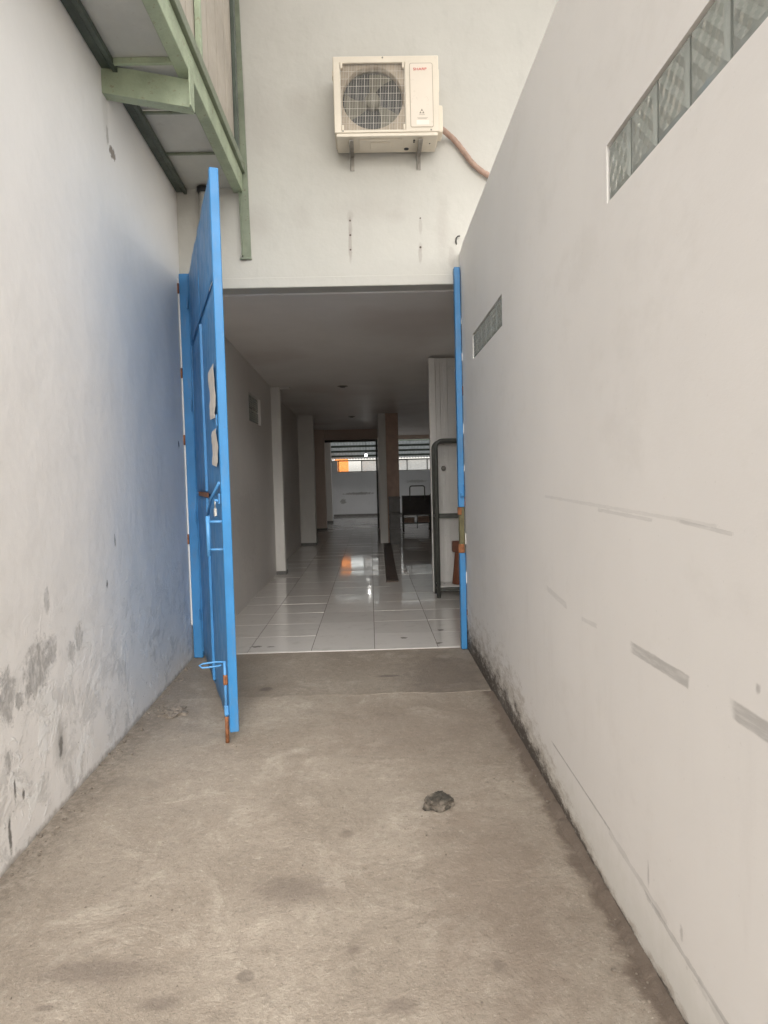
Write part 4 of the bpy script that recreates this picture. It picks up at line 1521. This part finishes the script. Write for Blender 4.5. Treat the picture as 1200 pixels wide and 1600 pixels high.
# insulated pipe running along the facade and over the right wall
pts = [(0.70, 5.99, 4.655), (0.745, 6.05, 4.66), (0.79, 6.11, 4.655), (0.83, 6.135, 4.635), (0.88, 6.14, 4.58), (0.94, 6.14, 4.50), (1.0, 6.14, 4.42), (1.08, 6.14, 4.35), (1.17, 6.14, 4.28), (1.22, 6.14, 4.1), (1.22, 6.14, 3.4)]
rp = thing('insulated_pipe', 'brown wrapped pipe from the air conditioner to the right wall', 'pipe', (1.22, 6.14, 3.4))
m = MB()
smooth = []
for i in range(len(pts) - 1):
    for k in range(5):
        t_ = k / 5
        p0, p1, p2, p3 = (Vector(pts[max(0, min(len(pts) - 1, i + d))]) for d in (-1, 0, 1, 2))
        smooth.append(0.5 * ((2 * p1) + (p2 - p0) * t_ + (2 * p0 - 5 * p1 + 4 * p2 - p3) * t_ ** 2 + (3 * p1 - p0 - 3 * p2 + p3) * t_ ** 3))
smooth.append(Vector(pts[-1]))
m.tube(smooth, [0.024 + 0.0015 * (i % 2) + 0.001 * math.sin(i * 1.7) for i in range(len(smooth))], 12)
m.bm.transform(Matrix.Translation((-1.22, -6.14, -3.4)))
m.build('wrap', M['pipewrap'], rp)
# small black cable hook at the corner
m = MB()
m.tube([(0.845, YF + 0.004, 3.72), (0.838, YF - 0.02, 3.74), (0.84, YF - 0.03, 3.765), (0.855, YF - 0.03, 3.782), (0.875, YF - 0.025, 3.785)], 0.006, 8)
tag(m.build('cable_end', M['black']), 'short black cable end curling from the corner above the right post', 'cable')

# ------------------------------------------------------------------ stones and rubble
def rock(name, loc, size, seed, m_, sub=3, rough=0.35):
    bm = bmesh.new()
    bmesh.ops.create_icosphere(bm, subdivisions=sub, radius=1.0)
    for v in bm.verts:
        d = v.co.normalized()
        k = 1 + rough * mnoise.noise(d * 1.6 + Vector((seed, 0, 0))) + rough * 0.5 * mnoise.noise(d * 4 + Vector((0, seed, 0))) + rough * .3 * mnoise.noise(d * 9 + Vector((0, 0, seed)))
        q = d * k
        v.co = Vector((q.x * size[0], q.y * size[1], max(-0.35, q.z) * size[2]))
    zmin = min(v.co.z for v in bm.verts)
    for v in bm.verts:
        v.co.z -= zmin
    me = D.meshes.new(name)
    bm.to_mesh(me)
    bm.free()
    me.materials.append(m_)
    o = D.objects.new(name, me)
    COL.objects.link(o)
    o.location = loc
    return o


o = rock('stone', (0.29, 3.18, -0.006), (0.078, 0.055, 0.044), 5.7, M['stone'], 4, 0.38)
o.rotation_euler = (0, 0, 0.35)
tag(o, 'fist sized dark broken stone lying on the concrete', 'stone')
o = rock('mortar_lump', (-1.42, 4.63, -0.01), (0.085, 0.10, 0.024), 8.2, M['rubble'], 4, 0.5)
tag(o, 'flat crumbled mortar lump beside the foot of the blue gate', 'mortar lump')

rub = bmesh.new()
for k in range(560):
    near_left = k < 250
    if near_left:
        y = 1.6 + random.random() ** 0.8 * 4.2
        x = XL(y) + abs(random.gauss(0, 0.06)) + 0.004
    elif k < 350:
        y = 1.2 + random.random() * 3.2
        x = XR - abs(random.gauss(0, 0.05)) - 0.004
    else:
        y = 1.5 + random.random() * 3
        x = random.uniform(-1.4, 0.75)
    s = random.choice((0.002, 0.003, 0.004, 0.007)) * random.uniform(0.7, 1.4) * (1 if k < 350 else 0.5)
    r = bmesh.ops.create_icosphere(rub, subdivisions=1, radius=s)
    for v in r['verts']:
        v.co = Vector((v.co.x * random.uniform(.7, 1.5), v.co.y * random.uniform(.7, 1.5), v.co.z * 0.7)) + Vector((x, y, -0.004 + s * 0.2))
me = D.meshes.new('rubble')
rub.to_mesh(me)
rub.free()
me.materials.append(M['rubble'])
ro_ = D.objects.new('rubble', me)
COL.objects.link(ro_)
tag(ro_, 'fine rubble and grit along the foot of the walls', 'rubble', kind='stuff')
# ragged concrete haunch along the right wall foot
m = MB()
N = 220
v0, v1, v2 = [], [], []
for i in range(N + 1):
    yy = 0.8 + (4.85 - 0.8) * i / N
    wd = 0.035 + 0.03 * abs(mnoise.noise(Vector((yy * 4, 0, 0)))) + 0.02 * abs(mnoise.noise(Vector((yy * 17, 0, 0))))
    hh = 0.008 + 0.012 * abs(mnoise.noise(Vector((yy * 6, 5, 0))))
    v0.append(m.bm.verts.new((XR + 0.002, yy, hh)))
    v1.append(m.bm.verts.new((XR - wd * 0.6, yy, hh * 0.6)))
    v2.append(m.bm.verts.new((XR - wd, yy, -0.012)))
for i in range(N):
    m.bm.faces.new((v0[i], v0[i + 1], v1[i + 1], v1[i]))
    m.bm.faces.new((v1[i], v1[i + 1], v2[i + 1], v2[i]))
tag(m.build('mortar_fillet', M['ground'], smooth=True), kind='structure')
